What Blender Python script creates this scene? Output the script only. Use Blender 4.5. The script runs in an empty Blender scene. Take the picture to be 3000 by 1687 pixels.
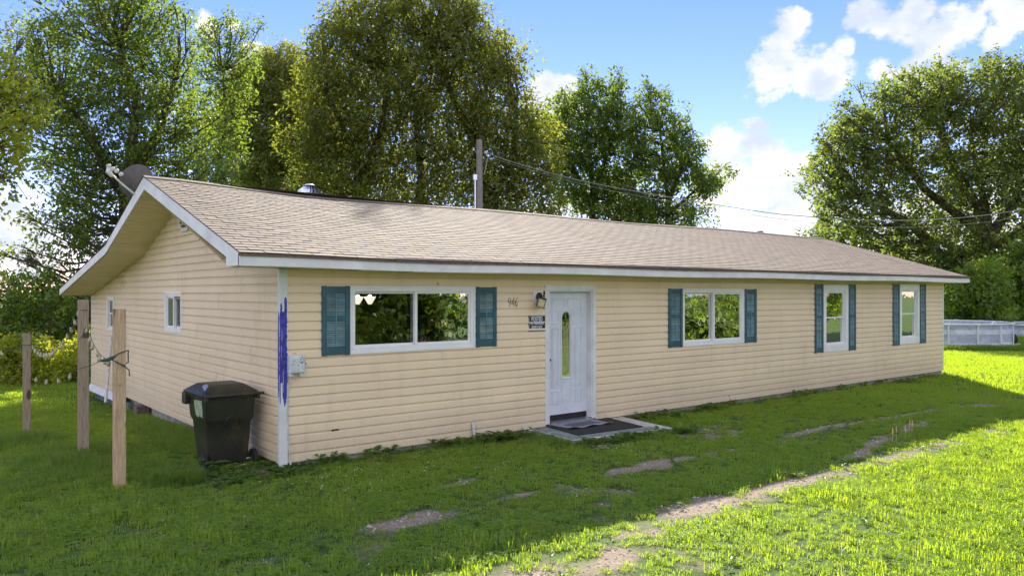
import bpy, math, random
import numpy as np
from mathutils import Vector, Matrix, Euler

S = bpy.context.scene
COL = S.collection
random.seed(7)
R = np.random.default_rng(11)
rad = math.radians

# ------------------------------------------------------------------ camera, world, sun, exposure
CX, CY, CZ = -3.89, -9.58, 2.157
FW = 2293.0 / 3000.0
cam_d = bpy.data.cameras.new('camera')
cam_d.sensor_width = 36.0
cam_d.lens = 36.0 * FW
cam_d.clip_start = 0.1
cam_d.clip_end = 3000.0
cam_d.shift_y = 14.5 / 3000.0
cam = bpy.data.objects.new('camera', cam_d)
cam.location = (CX, CY, CZ)
cam.rotation_euler = (rad(90), 0, rad(-38.55))
COL.objects.link(cam)
S.camera = cam

SUN_AZ, SUN_EL = 53.0, 29.2          # azimuth from +X towards +Y
sd = Vector((math.cos(rad(SUN_AZ)) * math.cos(rad(SUN_EL)), math.sin(rad(SUN_AZ)) * math.cos(rad(SUN_EL)), math.sin(rad(SUN_EL))))
sun_d = bpy.data.lights.new('sun', 'SUN')
sun_d.energy = 3.3
sun_d.angle = rad(0.6)
sun_d.color = (1.0, 0.93, 0.80)
sun = bpy.data.objects.new('sun', sun_d)
sun.rotation_euler = sd.to_track_quat('Z', 'Y').to_euler()
sun.location = (0, 0, 40)
COL.objects.link(sun)

S.view_settings.view_transform = 'Standard'
S.view_settings.look = 'None'
S.view_settings.gamma = 1.0
S.view_settings.use_curve_mapping = False
S.view_settings.exposure = 2.0
SKY_STRENGTH = 0.072

def cam_dir(px, py):                  # pixel of the 2576 px wide picture -> unit direction
    l = (px * 1.16460 - 1500) / 2293.0
    m = -(py * 1.16460 - 858) / 2293.0
    v = Vector((0.6232 + 0.7821 * l, 0.7821 - 0.6232 * l, m))
    return v.normalized()

def at(px, py, D):                    # same pixel at depth D -> point
    l = (px * 1.16460 - 1500) / 2293.0
    m = -(py * 1.16460 - 858) / 2293.0
    return Vector((CX + D * (0.6232 + 0.7821 * l), CY + D * (0.7821 - 0.6232 * l), CZ + D * m))

W = bpy.data.worlds.new('World')
S.world = W
W.use_nodes = True
nt = W.node_tree
nt.nodes.clear()
def wn(t, **k):
    n = nt.nodes.new(t)
    for a, b in k.items():
        setattr(n, a, b)
    return n
def wl(a, b):
    nt.links.new(a, b)
def wmath(op, a, b=None, clamp=False):
    n = wn('ShaderNodeMath', operation=op, use_clamp=clamp)
    for i, v in enumerate((a, b)):
        if v is None: continue
        if isinstance(v, (int, float)): n.inputs[i].default_value = v
        else: wl(v, n.inputs[i])
    return n.outputs[0]
sky = wn('ShaderNodeTexSky', sky_type='NISHITA')
sky.sun_disc = False
sky.sun_elevation = rad(SUN_EL)
sky.sun_rotation = rad(90 - SUN_AZ)
sky.altitude = 300
sky.air_density = 1.0
sky.dust_density = 0.0
sky.ozone_density = 4.0
hs = wn('ShaderNodeHueSaturation')
hs.inputs['Saturation'].default_value = 1.22
wb = wn('ShaderNodeMixRGB', blend_type='MULTIPLY'); wb.inputs['Fac'].default_value = 1.0
wl(sky.outputs[0], wb.inputs['Color1']); wb.inputs['Color2'].default_value = (1.0, .73, .86, 1)
wl(wb.outputs[0], hs.inputs['Color'])
tc = wn('ShaderNodeTexCoord')
gen = tc.outputs['Generated']
# cumulus: soft discs about fixed directions of the sky, broken up by noise
CLOUDS = [(1985, 75, 1.5), (1960, 130, 1.8), (1945, 200, 2.0), (2020, 170, 2.0), (2090, 185, 1.8), (2130, 115, .9),
          (2200, 45, 1.9), (2290, 50, 2.3), (2370, 80, 2.0), (2430, 60, 1.5), (2550, 20, 1.8), (2500, 95, 1.0),
          (2220, 175, 1.2), (2300, 180, 1.8), (2370, 185, 1.6),
          (1370, 225, 1.5), (1420, 220, 1.5), (1390, 270, 2.0), (1440, 290, 1.7), (1340, 260, 1.3),
          (1810, 360, 1.4), (1895, 345, 1.5), (1840, 420, 2.4), (1930, 430, 2.4), (2000, 430, 1.9), (1790, 470, 2.0), (1960, 500, 2.3), (2040, 475, 1.9), (2050, 560, 2.0), (1980, 560, 1.6), (2110, 530, 1.8),
          (2300, 540, 2.2), (2480, 560, 2.6), (2570, 440, 2.2), (520, 65, 1.1), (585, 55, .8), (640, 140, 1.1), (660, 190, .9),
          (1560, 500, 2.4), (1420, 520, 2.4), (1250, 560, 2.6), (620, 450, 1.8), (400, 240, 1.4), (60, 620, 2.6), (20, 560, 1.8), (700, 470, 2.0), (900, 540, 2.2),
          (-300, 300, 3.6), (-340, 220, 2.4), (2900, 300, 3.2), (2990, 260, 2.6), (3200, 100, 3.4)]
field = None
for (px, py, r) in CLOUDS:
    dv = cam_dir(px, py)
    vm = wn('ShaderNodeVectorMath', operation='DOT_PRODUCT')
    wl(gen, vm.inputs[0]); vm.inputs[1].default_value = dv
    cr = math.cos(rad(r))
    v = wmath('MULTIPLY', wmath('SUBTRACT', vm.outputs['Value'], cr), 1.0 / (1 - cr))   # 1 in the middle, 0 at r, negative beyond
    field = v if field is None else wmath('MAXIMUM', field, v)
# the rest of the sky, behind the camera: unseen clouds, cover raised to light the house front
fwd = wn('ShaderNodeVectorMath', operation='DOT_PRODUCT')
wl(gen, fwd.inputs[0]); fwd.inputs[1].default_value = (0.6232, 0.7821, 0.0)
back = wmath('MULTIPLY', wmath('SUBTRACT', 0.55, fwd.outputs['Value']), 2.0, True)
nz0 = wn('ShaderNodeTexNoise'); nz0.inputs['Scale'].default_value = 4.2; nz0.inputs['Detail'].default_value = 2
wl(gen, nz0.inputs['Vector'])
gen_f = wmath('MULTIPLY', wmath('SUBTRACT', nz0.outputs['Fac'], 0.43), 9.0)
gen_f = wmath('SUBTRACT', gen_f, wmath('MULTIPLY', wmath('SUBTRACT', 1.0, back), 6.0))
field = wmath('MAXIMUM', wmath('MAXIMUM', field, -3.0), gen_f)
field = wmath('MINIMUM', field, 1.0)
mp = wn('ShaderNodeMapping'); mp.inputs['Scale'].default_value = (1, 1, 1.35)
wl(gen, mp.inputs['Vector'])
nz = wn('ShaderNodeTexNoise'); nz.inputs['Scale'].default_value = 26; nz.inputs['Detail'].default_value = 9; nz.inputs['Roughness'].default_value = 0.60
wl(mp.outputs[0], nz.inputs['Vector'])
dens = wmath('ADD', wmath('MULTIPLY', field, 0.55), wmath('MULTIPLY', wmath('SUBTRACT', nz.outputs['Fac'], 0.5), 1.9))
mr = wn('ShaderNodeMapRange', interpolation_type='SMOOTHSTEP')
mr.inputs['From Min'].default_value = 0.06; mr.inputs['From Max'].default_value = 0.42
wl(dens, mr.inputs['Value'])
nz2 = wn('ShaderNodeTexNoise'); nz2.inputs['Scale'].default_value = 17; nz2.inputs['Detail'].default_value = 6
wl(mp.outputs[0], nz2.inputs['Vector'])
cr2 = wn('ShaderNodeValToRGB')
cr2.color_ramp.elements[0].position = 0.36; cr2.color_ramp.elements[0].color = (0.62, 0.68, 0.77, 1)
cr2.color_ramp.elements[1].position = 0.62; cr2.color_ramp.elements[1].color = (1.0, .98, .94, 1)
wl(nz2.outputs['Fac'], cr2.inputs['Fac'])
mixc = wn('ShaderNodeMixRGB')
CLOUD_GAIN = 4.3
sc_ = wn('ShaderNodeVectorMath', operation='SCALE'); wl(cr2.outputs[0], sc_.inputs[0]); wl(wmath('ADD', wmath('MULTIPLY', back, 4.0), CLOUD_GAIN), sc_.inputs['Scale'])   # clouds opposite the sun get extra brightness to light the shaded walls
wl(wmath('MULTIPLY', mr.outputs[0], 0.95), mixc.inputs['Fac']); wl(hs.outputs[0], mixc.inputs['Color1']); wl(sc_.outputs[0], mixc.inputs['Color2'])
bg = wn('ShaderNodeBackground'); bg.inputs['Strength'].default_value = SKY_STRENGTH
wl(mixc.outputs[0], bg.inputs['Color'])
wo = wn('ShaderNodeOutputWorld'); wl(bg.outputs[0], wo.inputs['Surface'])

# ------------------------------------------------------------------ helpers
def smooth(a, b, x):
    t = np.clip((np.asarray(x, float) - a) / (b - a), 0, 1)
    return t * t * (3 - 2 * t)

_lat = R.random((256, 256))
def vnoise(x, y, s=1.0, o=0):
    x = np.asarray(x, float) * s + 37.3 + o * 17.1; y = np.asarray(y, float) * s + 91.7 + o * 5.3
    xi = np.floor(x).astype(int); yi = np.floor(y).astype(int)
    fx = x - xi; fy = y - yi
    fx = fx * fx * (3 - 2 * fx); fy = fy * fy * (3 - 2 * fy)
    a = _lat[xi % 256, yi % 256]; b = _lat[(xi + 1) % 256, yi % 256]
    c = _lat[xi % 256, (yi + 1) % 256]; d = _lat[(xi + 1) % 256, (yi + 1) % 256]
    return (a * (1 - fx) + b * fx) * (1 - fy) + (c * (1 - fx) + d * fx) * fy

class Mat:
    def __init__(s, name):
        s.m = bpy.data.materials.new(name); s.m.use_nodes = True
        s.t = s.m.node_tree; s.t.nodes.clear()
        s.out = s.n('ShaderNodeOutputMaterial')
    def n(s, t, **k):
        x = s.t.nodes.new(t)
        for a, b in k.items(): setattr(x, a, b)
        return x
    def l(s, a, b): s.t.links.new(a, b)
    def set(s, n, i, v):
        if isinstance(v, bpy.types.NodeSocket): s.l(v, n.inputs[i])
        else: n.inputs[i].default_value = v
    def noise(s, scale, detail=4, rough=.55, stretch=None, coord='Object'):
        tc = s.n('ShaderNodeTexCoord'); v = tc.outputs[coord]
        if coord == 'World':
            v = None
        if stretch:
            mp = s.n('ShaderNodeMapping'); mp.inputs['Scale'].default_value = stretch; s.l(v, mp.inputs[0]); v = mp.outputs[0]
        x = s.n('ShaderNodeTexNoise'); x.inputs['Scale'].default_value = scale; x.inputs['Detail'].default_value = detail; x.inputs['Roughness'].default_value = rough
        s.l(v, x.inputs['Vector']); return x.outputs['Fac']
    def pos_noise(s, scale, detail=4, rough=.55, stretch=None):
        g = s.n('ShaderNodeNewGeometry'); v = g.outputs['Position']
        if stretch:
            mp = s.n('ShaderNodeMapping'); mp.inputs['Scale'].default_value = stretch; s.l(v, mp.inputs[0]); v = mp.outputs[0]
        x = s.n('ShaderNodeTexNoise'); x.inputs['Scale'].default_value = scale; x.inputs['Detail'].default_value = detail; x.inputs['Roughness'].default_value = rough
        s.l(v, x.inputs['Vector']); return x.outputs['Fac']
    def ramp(s, fac, stops):
        r = s.n('ShaderNodeValToRGB'); e = r.color_ramp.elements
        while len(e) < len(stops): e.new(0.5)
        for i, (p, c) in enumerate(stops):
            e[i].position = p; e[i].color = (*c, 1) if len(c) == 3 else c
        s.l(fac, r.inputs[0]); return r.outputs[0]
    def mix(s, f, a, b, mode='MIX'):
        x = s.n('ShaderNodeMixRGB', blend_type=mode)
        for i, v in enumerate((f, a, b)):
            if isinstance(v, tuple) and len(v) == 3: v = (*v, 1)
            s.set(x, i, v)
        return x.outputs[0]
    def math(s, op, a, b=0.0, clamp=False):
        x = s.n('ShaderNodeMath', operation=op, use_clamp=clamp); s.set(x, 0, a); s.set(x, 1, b); return x.outputs[0]
    def bump(s, h, strength=.3, dist=.01):
        b = s.n('ShaderNodeBump'); b.inputs['Strength'].default_value = strength; b.inputs['Distance'].default_value = dist; s.l(h, b.inputs['Height']); return b.outputs[0]
    def bsdf(s, col, rough=.6, spec=.4, normal=None, metal=0.0):
        p = s.n('ShaderNodeBsdfPrincipled')
        if isinstance(col, tuple) and len(col) == 3: col = (*col, 1)
        s.set(p, 'Base Color', col); s.set(p, 'Roughness', rough); s.set(p, 'Specular IOR Level', spec); s.set(p, 'Metallic', metal)
        if normal is not None: s.l(normal, p.inputs['Normal'])
        s.l(p.outputs[0], s.out.inputs['Surface']); return p

def simple(name, c, rough=.6, var=.12, scale=6, bump=0.0, bscale=60, spec=.4, metal=0.0, stretch=None):
    M = Mat(name)
    f = M.pos_noise(scale, 5, .6, stretch)
    lo = tuple(max(0, x * (1 - var * 1.6)) for x in c); hi = tuple(min(1, x * (1 + var)) for x in c)
    col = M.ramp(f, [(.3, lo), (.7, hi)])
    nm = M.bump(M.pos_noise(bscale, 3), bump, .004) if bump else None
    M.bsdf(col, rough, spec, nm, metal)
    return M.m

class MB:
    def __init__(s): s.v = []; s.f = []; s.n = 0
    def add(s, vs, fs):
        s.v.extend([tuple(v) for v in vs]); s.f.extend([tuple(i + s.n for i in f) for f in fs]); s.n = len(s.v); return s
    def box(s, x0, x1, y0, y1, z0, z1, T=None):
        vs = [(x0, y0, z0), (x1, y0, z0), (x1, y1, z0), (x0, y1, z0), (x0, y0, z1), (x1, y0, z1), (x1, y1, z1), (x0, y1, z1)]
        fs = [(0, 3, 2, 1), (4, 5, 6, 7), (0, 1, 5, 4), (1, 2, 6, 5), (2, 3, 7, 6), (3, 0, 4, 7)]
        if T: vs = [T(*v) for v in vs]
        return s.add(vs, fs)
    def prism(s, poly, vec):
        n = len(poly); v = Vector(vec)
        vs = [Vector(p) for p in poly] + [Vector(p) + v for p in poly]
        fs = [tuple(range(n - 1, -1, -1)), tuple(range(n, 2 * n))] + [(i, (i + 1) % n, n + (i + 1) % n, n + i) for i in range(n)]
        return s.add(vs, fs)
    def tube(s, path, r, n=8, cap=True):
        path = [Vector(p) for p in path]
        rs = r if isinstance(r, (list, tuple)) else [r] * len(path)
        vs = []; fs = []
        up = None
        for i, p in enumerate(path):
            t = (path[min(i + 1, len(path) - 1)] - path[max(i - 1, 0)])
            t = t.normalized() if t.length > 1e-9 else Vector((0, 0, 1))
            a = Vector((0, 0, 1)) if abs(t.z) < .9 else Vector((1, 0, 0))
            if up is not None: a = up
            u = (a - t * a.dot(t)).normalized(); w = t.cross(u); up = u
            for k in range(n):
                an = 2 * math.pi * k / n
                vs.append(p + (u * math.cos(an) + w * math.sin(an)) * rs[i])
        for i in range(len(path) - 1):
            for k in range(n):
                a = i * n + k; b = i * n + (k + 1) % n
                fs.append((a, b, b + n, a + n))
        if cap:
            fs.append(tuple(range(n - 1, -1, -1))); m = (len(path) - 1) * n; fs.append(tuple(range(m, m + n)))
        return s.add(vs, fs)
    def lathe(s, prof, c, n=16, axis=(0, 0, 1)):
        ax = Vector(axis).normalized(); q = Vector((0, 0, 1)).rotation_difference(ax); c = Vector(c)
        vs = []; fs = []
        for (r, z) in prof:
            for k in range(n):
                a = 2 * math.pi * k / n
                vs.append(c + q @ Vector((r * math.cos(a), r * math.sin(a), z)))
        for i in range(len(prof) - 1):
            for k in range(n):
                a = i * n + k; b = i * n + (k + 1) % n
                fs.append((a, b, b + n, a + n))
        fs.append(tuple(range(n - 1, -1, -1))); m = (len(prof) - 1) * n; fs.append(tuple(range(m, m + n)))
        return s.add(vs, fs)

def link(o): COL.objects.link(o); return o
def wloc(o):
    v = Vector(o.location)
    while o.parent: o = o.parent; v = v + Vector(o.location)
    return v
def ob(name, mb, mat, parent=None, loc=None, smooth_=False, bevel=0.0, mesh_name=None):
    """mesh object; vertices given in world coordinates, origin put at loc (default the parent's origin)"""
    o0 = Vector(loc) if loc is not None else (wloc(parent) if parent else Vector((0, 0, 0)))
    me = bpy.data.meshes.new(mesh_name or name)
    me.from_pydata([tuple(Vector(v) - o0) for v in mb.v], [], mb.f)
    for m in (mat if isinstance(mat, (list, tuple)) else [mat]): me.materials.append(m)
    if smooth_:
        me.polygons.foreach_set('use_smooth', [True] * len(me.polygons))
        try: me.set_sharp_from_angle(angle=rad(40))
        except Exception: pass
    me.update()
    o = bpy.data.objects.new(name, me)
    if parent: o.parent = parent; o.location = o0 - wloc(parent)
    else: o.location = o0
    if bevel:
        b = o.modifiers.new('bevel', 'BEVEL'); b.width = bevel; b.segments = 2; b.limit_method = 'ANGLE'; b.angle_limit = rad(35)
    return link(o)
def npmesh(name, verts, faces4, mat, parent=None, tint=None, kind=None, loc=None, smooth_=False):
    o0 = np.array(loc if loc is not None else (wloc(parent) if parent else (0, 0, 0)), float)
    verts = np.asarray(verts, float) - o0
    me = bpy.data.meshes.new(name)
    k = faces4.shape[1]
    me.vertices.add(len(verts)); me.vertices.foreach_set('co', verts.astype(np.float32).ravel())
    me.loops.add(faces4.size); me.loops.foreach_set('vertex_index', faces4.astype(np.int32).ravel())
    me.polygons.add(len(faces4)); me.polygons.foreach_set('loop_start', np.arange(0, faces4.size, k, dtype=np.int32))
    if smooth_: me.polygons.foreach_set('use_smooth', np.ones(len(faces4), bool))
    me.materials.append(mat)
    me.update(calc_edges=True)
    if tint is not None:
        a = me.attributes.new('tint', 'FLOAT', 'POINT'); a.data.foreach_set('value', np.asarray(tint, np.float32))
    o = bpy.data.objects.new(name, me)
    if parent: o.parent = parent; o.location = Vector(o0) - wloc(parent)
    else: o.location = o0
    if kind: o['kind'] = kind
    return link(o)
def empty(name, loc, label=None, cat=None, group=None):
    o = bpy.data.objects.new(name, None); o.empty_display_size = .2; o.location = loc
    tag(o, label, cat, group); return link(o)
def tag(o, label=None, cat=None, group=None, kind=None):
    if label: o['label'] = label
    if cat: o['category'] = cat
    if group: o['group'] = group
    if kind: o['kind'] = kind
    return o
def text_obj(name, body, size, mat, parent, pos, sx=1.0, bold=0.0, extrude=.0012, rot=(rad(90), 0, 0), align='CENTER'):
    c = bpy.data.curves.new(name, 'FONT'); c.body = body; c.size = size; c.extrude = extrude; c.offset = bold
    c.align_x = align; c.align_y = 'CENTER'; c.resolution_u = 4
    tmp = bpy.data.objects.new(name + '_tmp', c); COL.objects.link(tmp)
    dg = bpy.context.evaluated_depsgraph_get(); dg.update()
    me = bpy.data.meshes.new_from_object(tmp.evaluated_get(dg)); me.name = name
    bpy.data.objects.remove(tmp)
    me.transform(Matrix.Diagonal((sx, 1, 1, 1))); me.transform(Euler(rot).to_matrix().to_4x4())
    me.materials.clear(); me.materials.append(mat)
    o = bpy.data.objects.new(name, me); o.parent = parent; o.location = Vector(pos) - wloc(parent)
    return link(o)

# ------------------------------------------------------------------ materials
def m_siding():
    M = Mat('vinyl_siding')
    oi = M.n('ShaderNodeObjectInfo')
    big = M.pos_noise(.9, 3)
    fine = M.pos_noise(26, 4, .6, (1, 1, .5))
    drip = M.pos_noise(3.0, 5, .65, (1.6, 1.6, .25))
    c = M.ramp(big, [(.25, (.775, .600, .385)), (.75, (.86, .675, .45))])
    c = M.mix(M.math('MULTIPLY', oi.outputs['Random'], .14), c, (.52, .43, .33))
    c = M.mix(M.math('MULTIPLY', M.ramp(drip, [(.52, (0, 0, 0)), (.78, (1, 1, 1))]), .22), c, (.36, .29, .21))
    # rising grime on the lowest courses (splashed earth)
    g = M.n('ShaderNodeNewGeometry'); sp = M.n('ShaderNodeSeparateXYZ'); M.l(g.outputs['Position'], sp.inputs[0])
    low = M.math('MULTIPLY', M.math('SUBTRACT', 1.0, M.math('DIVIDE', sp.outputs[2], .55), True), M.math('MULTIPLY', fine, .55), True)
    c = M.mix(low, c, (.30, .24, .18))
    M.bsdf(c, M.math('ADD', M.math('MULTIPLY', fine, .2), .42), .35, M.bump(M.pos_noise(40, 3, .6, (.25, .25, 2.2)), .10, .003))
    return M.m
def m_shingle():
    M = Mat('asphalt_shingle')
    oi = M.n('ShaderNodeObjectInfo')
    tabs = M.pos_noise(2.4, 3, .6, (1.2, 2.5, 2.5))
    big = M.pos_noise(.35, 4)
    gr = M.pos_noise(190, 2, .8)
    c = M.ramp(tabs, [(.3, (.172, .132, .096)), (.7, (.218, .170, .126))])
    at_ = M.n('ShaderNodeAttribute'); at_.attribute_name = 'tint'
    c = M.mix(M.math('MULTIPLY', at_.outputs['Fac'], .5), c, (.29, .235, .18))
    c = M.mix(M.math('MULTIPLY', oi.outputs['Random'], .2), c, (.13, .10, .075))
    c = M.mix(M.ramp(big, [(.5, (0, 0, 0)), (.8, (.5, .5, .5))]), c, (.24, .20, .165))
    c = M.mix(M.ramp(gr, [(.35, (.55, .55, .55)), (.5, (0, 0, 0))]), c, (.14, .115, .09))
    c = M.mix(M.ramp(gr, [(.60, (0, 0, 0)), (.72, (.6, .6, .6))]), c, (.42, .36, .30))
    M.bsdf(c, .9, .25, M.bump(gr, .5, .003))
    return M.m
def m_leaf(name, a, b, tl, trans=.52):
    M = Mat(name)
    at_ = M.n('ShaderNodeAttribute'); at_.attribute_name = 'tint'
    c = M.mix(at_.outputs['Fac'], (*a, 1), (*b, 1))
    pn = M.pos_noise(.55, 2)
    c = M.mix(M.ramp(pn, [(.35, (0, 0, 0)), (.7, (.45, .45, .45))]), c, tuple(x * .6 for x in a))
    t = M.mix(at_.outputs['Fac'], tuple(x * .75 for x in tl), tl)
    d = M.n('ShaderNodeBsdfDiffuse'); M.set(d, 0, c)
    tr = M.n('ShaderNodeBsdfTranslucent'); M.set(tr, 0, t)
    g = M.n('ShaderNodeBsdfGlossy'); g.inputs['Roughness'].default_value = .38; g.inputs[0].default_value = (.9, .9, .9, 1)
    m1 = M.n('ShaderNodeMixShader'); m1.inputs[0].default_value = trans; M.l(d.outputs[0], m1.inputs[1]); M.l(tr.outputs[0], m1.inputs[2])
    m2 = M.n('ShaderNodeMixShader'); m2.inputs[0].default_value = .03; M.l(m1.outputs[0], m2.inputs[1]); M.l(g.outputs[0], m2.inputs[2])
    M.l(m2.outputs[0], M.out.inputs['Surface'])
    return M.m
def m_grass(name, cols, tl):
    M = Mat(name)
    at_ = M.n('ShaderNodeAttribute'); at_.attribute_name = 'tint'
    oi = M.n('ShaderNodeObjectInfo')
    pn = M.pos_noise(.8, 4, .6)
    c = M.ramp(pn, [(.3, cols[0]), (.5, cols[1]), (.72, cols[2])])
    c = M.mix(M.math('MULTIPLY', at_.outputs['Fac'], .6), c, cols[3])
    c = M.mix(M.ramp(M.pos_noise(2.6, 5, .7), [(.50, (0, 0, 0)), (.74, (.85, .85, .85))]), c, (.21, .19, .075))
    dry = M.math('GREATER_THAN', at_.outputs['Fac'], .90)
    c = M.mix(dry, c, (.34, .28, .12))
    t = M.mix(M.math('MULTIPLY', pn, 1.0), tl, tuple(x * .8 for x in tl))
    d = M.n('ShaderNodeBsdfDiffuse'); M.set(d, 0, c)
    tr = M.n('ShaderNodeBsdfTranslucent'); M.set(tr, 0, t)
    g = M.n('ShaderNodeBsdfGlossy'); g.inputs['Roughness'].default_value = .45; g.inputs[0].default_value = (.9, .9, .85, 1)
    m1 = M.n('ShaderNodeMixShader'); m1.inputs[0].default_value = .5; M.l(d.outputs[0], m1.inputs[1]); M.l(tr.outputs[0], m1.inputs[2])
    m2 = M.n('ShaderNodeMixShader'); m2.inputs[0].default_value = .015; M.l(m1.outputs[0], m2.inputs[1]); M.l(g.outputs[0], m2.inputs[2])
    M.l(m2.outputs[0], M.out.inputs['Surface'])
    return M.m
def m_glass():
    M = Mat('window_glass')
    lw = M.n('ShaderNodeFresnel'); lw.inputs['IOR'].default_value = 1.8
    tr = M.n('ShaderNodeBsdfTransparent'); tr.inputs[0].default_value = (.62, .66, .64, 1)
    nb = M.bump(M.pos_noise(3.0, 2, .5), .03, .05)
    g = M.n('ShaderNodeBsdfGlossy'); g.inputs['Roughness'].default_value = .0; g.inputs[0].default_value = (1, 1, 1, 1); M.l(nb, g.inputs['Normal'])
    m = M.n('ShaderNodeMixShader'); M.l(M.math('MULTIPLY', M.math('ADD', lw.outputs[0], 0.0), .72, True), m.inputs[0]); M.l(tr.outputs[0], m.inputs[1]); M.l(g.outputs[0], m.inputs[2])
    M.l(m.outputs[0], M.out.inputs['Surface'])
    return M.m
def m_wood(name, a, b, knots=True):
    M = Mat(name)
    gr = M.pos_noise(9, 6, .6, (9, 9, .55))
    c = M.ramp(gr, [(.3, a), (.7, b)])
    if knots:
        k = M.pos_noise(3.2, 1, .4, (2.2, 2.2, 1.3))
        c = M.mix(M.ramp(k, [(.66, (0, 0, 0)), (.73, (.9, .9, .9))]), c, tuple(x * .28 for x in a))
    ck = M.pos_noise(14, 3, .6, (11, 11, .22))
    c = M.mix(M.ramp(ck, [(.60, (0, 0, 0)), (.68, (.75, .75, .75))]), c, tuple(x * .38 for x in a))
    M.bsdf(c, .85, .2, M.bump(gr, .5, .005)); return M.m
def m_ground():
    M = Mat('lawn_ground')
    at_ = M.n('ShaderNodeAttribute'); at_.attribute_name = 'tint'
    n1 = M.pos_noise(7, 6, .65); n2 = M.pos_noise(45, 4, .7); n3 = M.pos_noise(.6, 4, .6); vfar = M.pos_noise(2.5, 8, .75)
    grass = M.ramp(n3, [(.3, (.045, .085, .018)), (.7, (.085, .135, .028))])
    grass = M.mix(M.ramp(n2, [(.35, (.6, .6, .6)), (.6, (0, 0, 0))]), grass, (.035, .035, .017))
    grass = M.mix(M.ramp(vfar, [(.4, (0, 0, 0)), (.7, (.7, .7, .7))]), grass, (.12, .19, .035))
    soil = M.ramp(n2, [(.3, (.15, .112, .075)), (.5, (.28, .22, .155)), (.72, (.46, .39, .30))])
    soil = M.mix(M.ramp(n1, [(.4, (0, 0, 0)), (.7, (.6, .6, .6))]), soil, (.23, .165, .12))
    e = M.math('ADD', at_.outputs['Fac'], M.math('MULTIPLY', M.math('SUBTRACT', n1, .5), .9))
    e = M.ramp(e, [(.34, (0, 0, 0)), (.78, (1, 1, 1))])
    M.bsdf(M.mix(e, grass, soil), .95, .15, M.bump(n2, .7, .02)); return M.m

MT = {}
MT['siding'] = m_siding()
MT['shingle'] = m_shingle()
MT['white'] = simple('white_trim', (.70, .685, .66), .45, .10, 2.5, .05, 30)
MT['frame'] = simple('white_vinyl_frame', (.80, .78, .75), .35, .05, 3)
MT['soffit'] = simple('cream_soffit', (.74, .62, .34), .55, .07, 3)
MT['teal'] = simple('teal_shutter', (.030, .095, .115), .45, .22, 4, .05, 40, .5)
MT['slat'] = simple('pale_teal_slat', (.15, .265, .285), .5, .22, 5, .05, 40, .5)  # lighter teal than the shutter frame
MT['conc'] = simple('concrete', (.36, .33, .29), .9, .25, 5, .5, 50)
MT['conc_dark'] = simple('dark_concrete_block', (.15, .17, .15), .95, .35, 6, .5, 40)  # darker grey-green than the plain concrete
MT['wallcore'] = simple('sheathing', (.35, .28, .2), .9, .1)
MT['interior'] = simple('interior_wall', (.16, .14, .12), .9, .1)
MT['glass'] = m_glass()
MT['door'] = simple('door_paint', (.66, .66, .70), .35, .07, 4, .03, 20, .5)
MT['dark'] = simple('black_rubber', (.016, .015, .015), .7, .4, 30, .5, 120)
MT['brown_metal'] = simple('bronze_metal', (.07, .035, .022), .4, .3, 20, 0, 30, .5, .6)
MT['black_metal'] = simple('black_metal', (.02, .02, .02), .4, .2, 20)
MT['amber'] = simple('tan_frosted_glass', (.62, .50, .30), .3, .2, 12)
MT['gold'] = simple('brass_caming', (.65, .52, .25), .35, .1, 30, 0, 30, .5, .5)
MT['sign'] = simple('black_sign_plastic', (.012, .014, .02), .4, .1)
MT['sign_ink'] = simple('white_sign_print', (.75, .76, .78), .5, .03)
MT['blue'] = simple('blue_paint', (.050, .045, .36), .35, .45, 22, .1, 60, .5)
MT['bluefaint'] = simple('thin_blue_paint', (.33, .32, .55), .45, .25, 20)
MT['pvc'] = simple('grey_pvc', (.55, .54, .50), .5, .15, 12)
MT['boxwhite'] = simple('weathered_box_plastic', (.60, .62, .60), .45, .1, 12)
MT['dirt'] = simple('dark_scuff', (.08, .07, .06), .9, .3, 40)
MT['galv'] = simple('galvanised_metal', (.72, .73, .76), .28, .1, 12, 0, 30, .5, .85)
MT['dish'] = simple('grey_dish_metal', (.13, .125, .125), .6, .15, 9, .1, 200)
MT['lnb'] = simple('off_white_plastic', (.60, .58, .52), .5, .12, 15)
MT['post'] = m_wood('pale_post_wood', (.34, .22, .13), (.60, .43, .27))
MT['post_old'] = m_wood('weathered_post_wood', (.22, .165, .115), (.42, .33, .235))
MT['pole'] = m_wood('grey_pole_wood', (.17, .145, .13), (.29, .255, .23), False)
MT['bark'] = m_wood('tree_bark', (.055, .042, .032), (.13, .10, .08), False)
MT['pine'] = simple('pale_wood_splinter', (.62, .42, .24), .7, .15)
MT['wire'] = simple('grey_cable', (.25, .24, .23), .5, .1)
MT['gwire'] = simple('green_cord', (.02, .06, .055), .5, .2)
MT['bulb'] = simple('clouded_bulb', (.40, .36, .22), .25, .2, 30, 0, 30, .6)
MT['pool'] = simple('pool_wall_grey', (.45, .48, .56), .5, .2, 3)
MT['poolband'] = simple('pool_wall_pale_band', (.66, .70, .76), .45, .15, 4)
MT['pipe_white'] = simple('pool_frame_white', (.68, .70, .74), .4, .08)
MT['mat_grey'] = simple('grey_doormat', (.30, .28, .30), .9, .15, 20, .6, 200)
MT['mat_in'] = simple('dark_blue_grey_mat_field', (.12, .12, .16), .95, .25, 30, .6, 200)
MT['tile'] = simple('grey_green_tile', (.20, .24, .23), .7, .25, 7, .2, 60)
MT['slab'] = simple('pinkish_concrete', (.52, .46, .43), .9, .16, 8, .5, 60)
MT['brick'] = simple('brown_block', (.17, .12, .10), .95, .3, 20, .6, 60)
MT['plasticwhite'] = simple('white_plastic', (.72, .75, .76), .35, .08)
MT['bowl'] = simple('green_bowl', (.25, .34, .30), .35, .2)
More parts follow.
